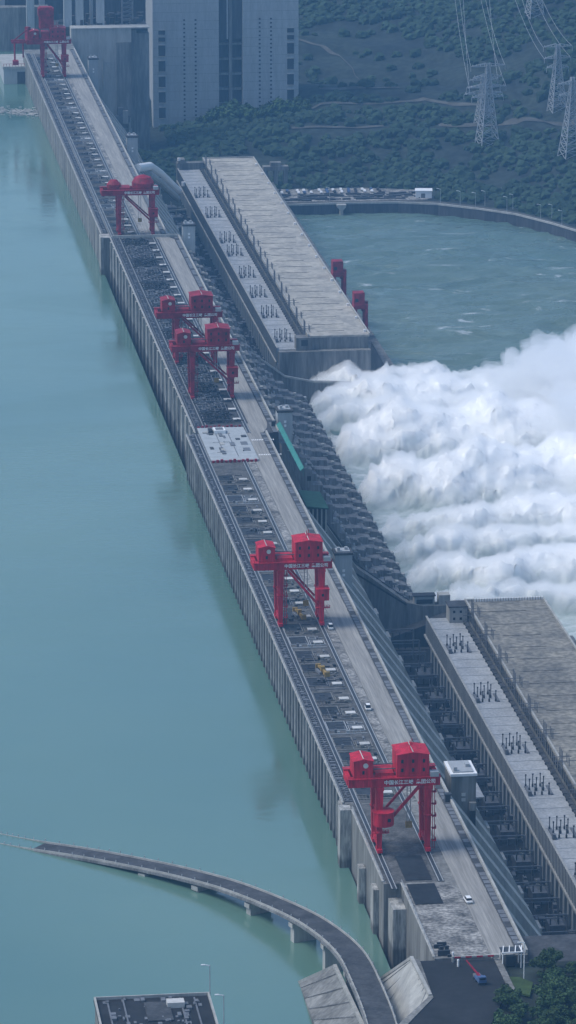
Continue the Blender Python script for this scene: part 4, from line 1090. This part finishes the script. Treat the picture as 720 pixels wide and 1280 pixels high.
for k in range(9): b.box(211.6+r.uniform(0,3.4),213+r.uniform(0,3.4),1321.5+k*1.2,1322.3+k*1.2,.1,.8+r.random()*1.6)
dpart(b, 'guard_post_gear', 'steel_dark')
for k, (x, y) in enumerate(((216.3,1319.9),(216.9,1313))):
    t = empty('bollard', (x,y,-.05), 0, ('white bollard at the left end of the checkpoint barrier','white bollard standing on the asphalt below the checkpoint barrier')[k], 'bollard')
    MB().bar((0,0,0),(0,0,2.2),.7,n=8).build('post', 'white', t); MB().bar((0,0,2.2),(0,0,2.5),.8,.5,n=8).build('cap', 'white', t)

# ---------------------------------------------------------------- vehicles
def car(name, loc, rz, m, label, catg='car', L=4.6, W=1.9, H=1.75):
    t = empty(name, loc, rz, label, catg)
    MB().prism([(-W/2,.35),(W/2,.35),(W/2,.95),(W/2-.08,1.05),(-W/2+.08,1.05),(-W/2,.95)], -L/2, L/2).build('body', m, t, bevel=.06)
    a, c = -L*.30, L*.27
    MB().add([(-W/2+.08,a-.35,1.06),(W/2-.08,a-.35,1.06),(W/2-.08,c+.5,1.06),(-W/2+.08,c+.5,1.06),(-W/2+.22,a,H),(W/2-.22,a,H),(W/2-.22,c-.1,H),(-W/2+.22,c-.1,H)],
      [(0,3,2,1),(4,5,6,7),(0,1,5,4),(1,2,6,5),(2,3,7,6),(3,0,4,7)]).build('window_band', 'glass', t)
    MB().box(-W/2+.24,W/2-.24,a+.05,c-.15,H+.01,H+.06).build('roof', m, t)
    for y in (-L*.32, L*.32):
        for s in (-1,1): MB().bar((s*(W/2-.22),y,.36),(s*(W/2+.02),y,.36),.72,n=12).build('wheel', 'steel_dark', t)
    for s in (-1,1): MB().box(s*.6-.2,s*.6+.2,-L/2-.03,-L/2-.005,.6,.8).build('headlight', 'lid', t)
    return t
car('white_car', (229.9,1372.5,.16), R(4), 'white', 'white car driving on the crest road near its lower end', 'car', 5.0, 2.1, 1.8)
car('parked_van', (244.2-14.6,2165,.16), 0, 'steel_dark', 'small dark van on the crest road beside the close pair of cranes', 'van', 5, 2, 2)
car('service_van', (226.9,1591,.11), 0, 'white', 'small white van parked beside the rails between the near cranes', 'van', 4.4, 2, 2.2)
car('service_van', (227.2,1702,.11), 0, 'white', 'small white van parked at the right foot of the middle crane', 'van', 4.2, 1.9, 2.2)
tk = empty('crane_truck', (221.4,1299.5,-.05), R(8), 'blue truck with a raised red boom on the asphalt below the barrier', 'truck')
MB().box(-1.5,1.5,-5,1,1,2.0).box(-1.4,1.4,-4.8,-2.8,2,3.2).build('body', 'blue', tk); MB().box(-1.1,1.1,-5.06,-5.01,2.2,2.9).build('windscreen', 'glass', tk)
MB().bar((0,-1,2.2),(-.9,13,3.6),.6,.4).bar((0,-.5,2),(0,1.6,2.4),.9).build('boom', 'red_old', tk); tk.scale = (.85,.85,.85)
MB().box(-1.3,1.3,1,3.4,1,1.9).build('flatbed', 'steel', tk)
for y in (-3.8,-.2,2.4):
    for s in (-1,1): MB().bar((s*1.2,y,.55),(s*1.55,y,.55),1.1,n=12).build('wheel', 'steel_dark', tk)
# yellow lifting beams on the deck
def lifter(x, y, label):
    t = empty('lifting_beam', (x,y,.35), R(10), label, 'lifting beam', 'yellow lifting gear on the dam deck')
    MB().box(-.35,.35,-6,6,.8,1.5).bar((-1,-5,.6),(1,5,.6),.3).build('beam', 'yellow', t); MB().box(-1.0,1.0,-6.3,-5.6,0,1.9).box(-1.0,1.0,5.6,6.3,0,1.9).box(-.8,.8,-.7,.7,0,2.6).box(-.6,.2,2,3.2,1.4,2.1).build('clamp', 'yellow', t)
    MB().box(-2.2,-1.2,-3,3,0,1).build('winch', 'steel', t)
lifter(217, 1722, 'yellow lifting beam lying under the middle red crane')
lifter(216, 1641, 'yellow lifting beam on the deck between the two bright red cranes')
lifter(222, 2255, 'yellow lifting gear on the spillway deck behind the close pair of cranes')
bn = tag(MB().box(-1,1,-1,1,0,2.4).box(-1.2,1.2,-1.2,1.2,2.4,2.7).build('guard_box', 'steel_dark'), 'black guard box on the parapet at the head of the turquoise screen', 'guard box'); bn.location = (245.9,2052,.2)
bn = tag(MB().box(-1,1,-1,1,0,2.6).box(-1.3,1.3,-1.3,1.3,2.6,3).build('guard_box', 'steel_dark'), 'black guard box on the parapet below the nearest crane', 'guard box'); bn.location = (239.7,1478,.2)

# ---------------------------------------------------------------- foam and spray
def np_noise(x, y, f, seed): return mn.noise(Vector((x*f+seed*13.1, y*f-seed*7.7, seed*3.3)))
JETS = [(2572,16,13,50),(2528,20,17,75),(2492,14,13,60),(2420,24,25,95),(2316,22,24,115),(2238,14,15,110),(2194,11,14,100),(2140,15,16,90),(2092,11,10,60)]
def foam_h(x, y):
    s = (x-321)/1.0
    if s < 0: return 0
    h = 0.
    for (jy, wj, hj, lj) in JETS:
        w = wj*(.55+.0062*s); yy = y-jy-.10*s+(6+.07*s)*mn.noise(Vector((s*.03, jy, 1)))*1.5
        e = math.exp(-abs(yy/w)**2.6)
        rise = (1-math.exp(-(s+3)/14.))*(math.exp(-(max(0,s-lj)/75.)**2)*.8+.2)
        h = max(h, hj*e*rise*(1+.45*mn.noise(Vector((s*.035, jy*.7, 8)))))+.05*hj*e*rise
    return h
def build_foam():
    dx = 1.0; dy = 1.3
    xs = np.arange(318, 520, dx); ys = np.arange(2040, 2640, dy); b = MB(); nx = len(xs)
    for y in ys:
        for x in xs:
            x = float(x); y = float(y)
            h = foam_h(x, y); P = Vector((x, y, h*1.4))
            am = min(1, h/9.)
            Q = Vector((x*.62+3*mn.noise(P*.05), y+4*mn.noise(P*.045+Vector((3,3,3))), h*1.4)); n1 = 0; f = .085; a = 4.2
            for o in range(7):
                n1 += a*(abs(mn.noise(Q*f+Vector((o*5.1,0,0))))*2.2-.45); f *= 1.95; a *= .6
            z = WD-.6+h+am*n1*.95+(1-am)*(n1*.2)+3.0*sm(0,12,s if (s:=x-320)>0 else 0)
            px = x+am*2.1*mn.noise(P*.10+Vector((9,1,4)))+am*1.6*mn.noise(P*.3); py_ = y+am*2.3*mn.noise(P*.09+Vector((2,7,4)))+am*2.*mn.noise(P*.28+Vector((5,1,2)))
            fade = sm(322, 314, x)
            b.v.append((max(px, 318), py_, z-3*fade))
    for j in range(len(ys)-1):
        for i in range(nx-1): a = j*nx+i; b.f.append((a,a+1,a+nx+1,a+nx))
    return b, xs, ys
fb, fxs, fys = build_foam()
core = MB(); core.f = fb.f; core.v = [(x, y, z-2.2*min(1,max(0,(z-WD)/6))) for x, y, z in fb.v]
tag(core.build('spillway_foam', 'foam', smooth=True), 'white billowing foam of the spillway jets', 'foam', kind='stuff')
def volmat(name, dens, colr=(1,1,1)):
    m = bpy.data.materials.new(name); m.use_nodes = True; nt = m.node_tree; nt.nodes.clear()
    o = nt.nodes.new('ShaderNodeOutputMaterial'); v = nt.nodes.new('ShaderNodeVolumePrincipled')
    v.inputs['Color'].default_value = (*colr, 1); v.inputs['Density'].default_value = dens; v.inputs['Anisotropy'].default_value = .1
    nt.links.new(v.outputs[0], o.inputs['Volume']); return m
M['mist'] = volmat('spray_mist', .05, (.97,.985,1)); M['mist_thin'] = volmat('thin_spray_mist', .02, (.97,.985,1))
def puff(x, y, z, rx, ry, rz, seed, m, name='spray_cloud', amp=.28):
    bm = bmesh.new(); bmesh.ops.create_icosphere(bm, subdivisions=5, radius=1)
    for v in bm.verts:
        p = v.co.copy(); n = 0; f = 1.3; a = amp
        for o in range(5): n += a*(abs(mn.noise(p*f+Vector((seed*3.1,o,0))))*2-.4); f *= 2; a *= .55
        v.co = Vector((p.x*rx, p.y*ry, p.z*rz))*(1+n)
    me = bpy.data.meshes.new(name); bm.to_mesh(me); bm.free(); me.materials.append(M[m]); me.polygons.foreach_set('use_smooth', [True]*len(me.polygons))
    o = bpy.data.objects.new(name, me); col.objects.link(o); o.location = (x,y,z)
    return o
n_ = len(fb.v); nx_ = len(fxs); ny_ = len(fys)     # closed shell of spray over the foam
sh_ = MB(); sh_.v = [(x, y, z+2.2*sm(WD+4, WD+12, z)+.1) for x, y, z in fb.v]+[(x, y, WD-2) for x, y, z in fb.v]
sh_.f = list(fb.f)+[tuple(i+n_ for i in reversed(f)) for f in fb.f]
for i in range(nx_-1):
    a = i; sh_.f.append((a+1, a, a+n_, a+1+n_)); a = (ny_-1)*nx_+i; sh_.f.append((a, a+1, a+1+n_, a+n_))
for j in range(ny_-1):
    a = j*nx_; sh_.f.append((a, a+nx_, a+nx_+n_, a+n_)); a = j*nx_+nx_-1; sh_.f.append((a+nx_, a, a+n_, a+nx_+n_))
M['jet'] = volmat('jet_spray', .22, (.99,.995,1))
tag(sh_.build('jet_spray', 'jet', smooth=True), 'soft white spray hanging over the foaming jets', 'spray', kind='stuff')
PUFFS = [(452,2505,-94,24,34,24,1,'mist'),(478,2490,-90,38,50,32,2,'mist'),(515,2470,-84,55,80,38,3,'mist'),(485,2395,-93,44,80,28,4,'mist'),(468,2310,-100,46,80,18,5,'mist_thin'),(512,2300,-86,60,130,36,6,'mist'),(565,2230,-84,60,150,38,13,'mist'),
         (470,2180,-99,46,80,19,7,'mist_thin'),(580,2400,-84,80,150,40,8,'mist'),(450,2085,-101,46,60,14,9,'mist_thin'),(508,2150,-90,64,130,30,10,'mist'),(420,2475,-104,34,50,13,11,'mist_thin'),(460,2050,-96,38,60,20,12,'mist')]
for p in PUFFS:
    o = puff(*p)
    tag(o, 'soft white cloud of spray drifting over the river below the spillway', 'spray cloud', 'spray clouds over the river', 'stuff')

# ---------------------------------------------------------------- haze, light, camera
hz = MB().box(-700,1900,-300,5600,-132,620).build('haze', volmat('haze', .00007, (.26,.58,1.0))); tag(hz, kind='stuff', label='thin blue haze filling the air over the whole valley', cat='haze')

w = bpy.data.worlds.new('World'); scene.world = w; w.use_nodes = True
nt = w.node_tree; bg = nt.nodes['Background']; sky = nt.nodes.new('ShaderNodeTexSky'); sky.sky_type = 'NISHITA'; sky.sun_disc = False
EL, AZ = 56, 272
sky.sun_elevation = R(EL); sky.sun_rotation = R(AZ); sky.air_density = 1.3; sky.dust_density = 1.6; sky.ozone_density = 3.4
nt.links.new(sky.outputs[0], bg.inputs['Color']); bg.inputs['Strength'].default_value = .11
sd = bpy.data.lights.new('sun', 'SUN'); sd.energy = 1.7; sd.angle = R(28); sd.color = (1,.98,.94)
so = bpy.data.objects.new('sun', sd); col.objects.link(so)
d = Vector((math.sin(R(AZ))*math.cos(R(EL)), math.cos(R(AZ))*math.cos(R(EL)), math.sin(R(EL))))
so.rotation_euler = d.to_track_quat('Z', 'Y').to_euler()

cam = bpy.data.cameras.new('camera'); co = bpy.data.objects.new('camera', cam); col.objects.link(co); scene.camera = co
cam.sensor_fit = 'VERTICAL'; cam.sensor_height = 36; cam.lens = 5500/1280*36; cam.clip_start = 1; cam.clip_end = 20000
co.location = (0,0,500); co.rotation_euler = (R(90-14.7107), 0, R(-7.0278))
scene.view_settings.view_transform = 'Standard'; scene.view_settings.look = 'None'; scene.view_settings.exposure = .55; scene.view_settings.gamma = 1
scene.cycles.volume_bounces = 10; scene.cycles.max_bounces = 14; scene.cycles.diffuse_bounces = 4; scene.cycles.volume_max_steps = 128
scene.render.use_motion_blur = False
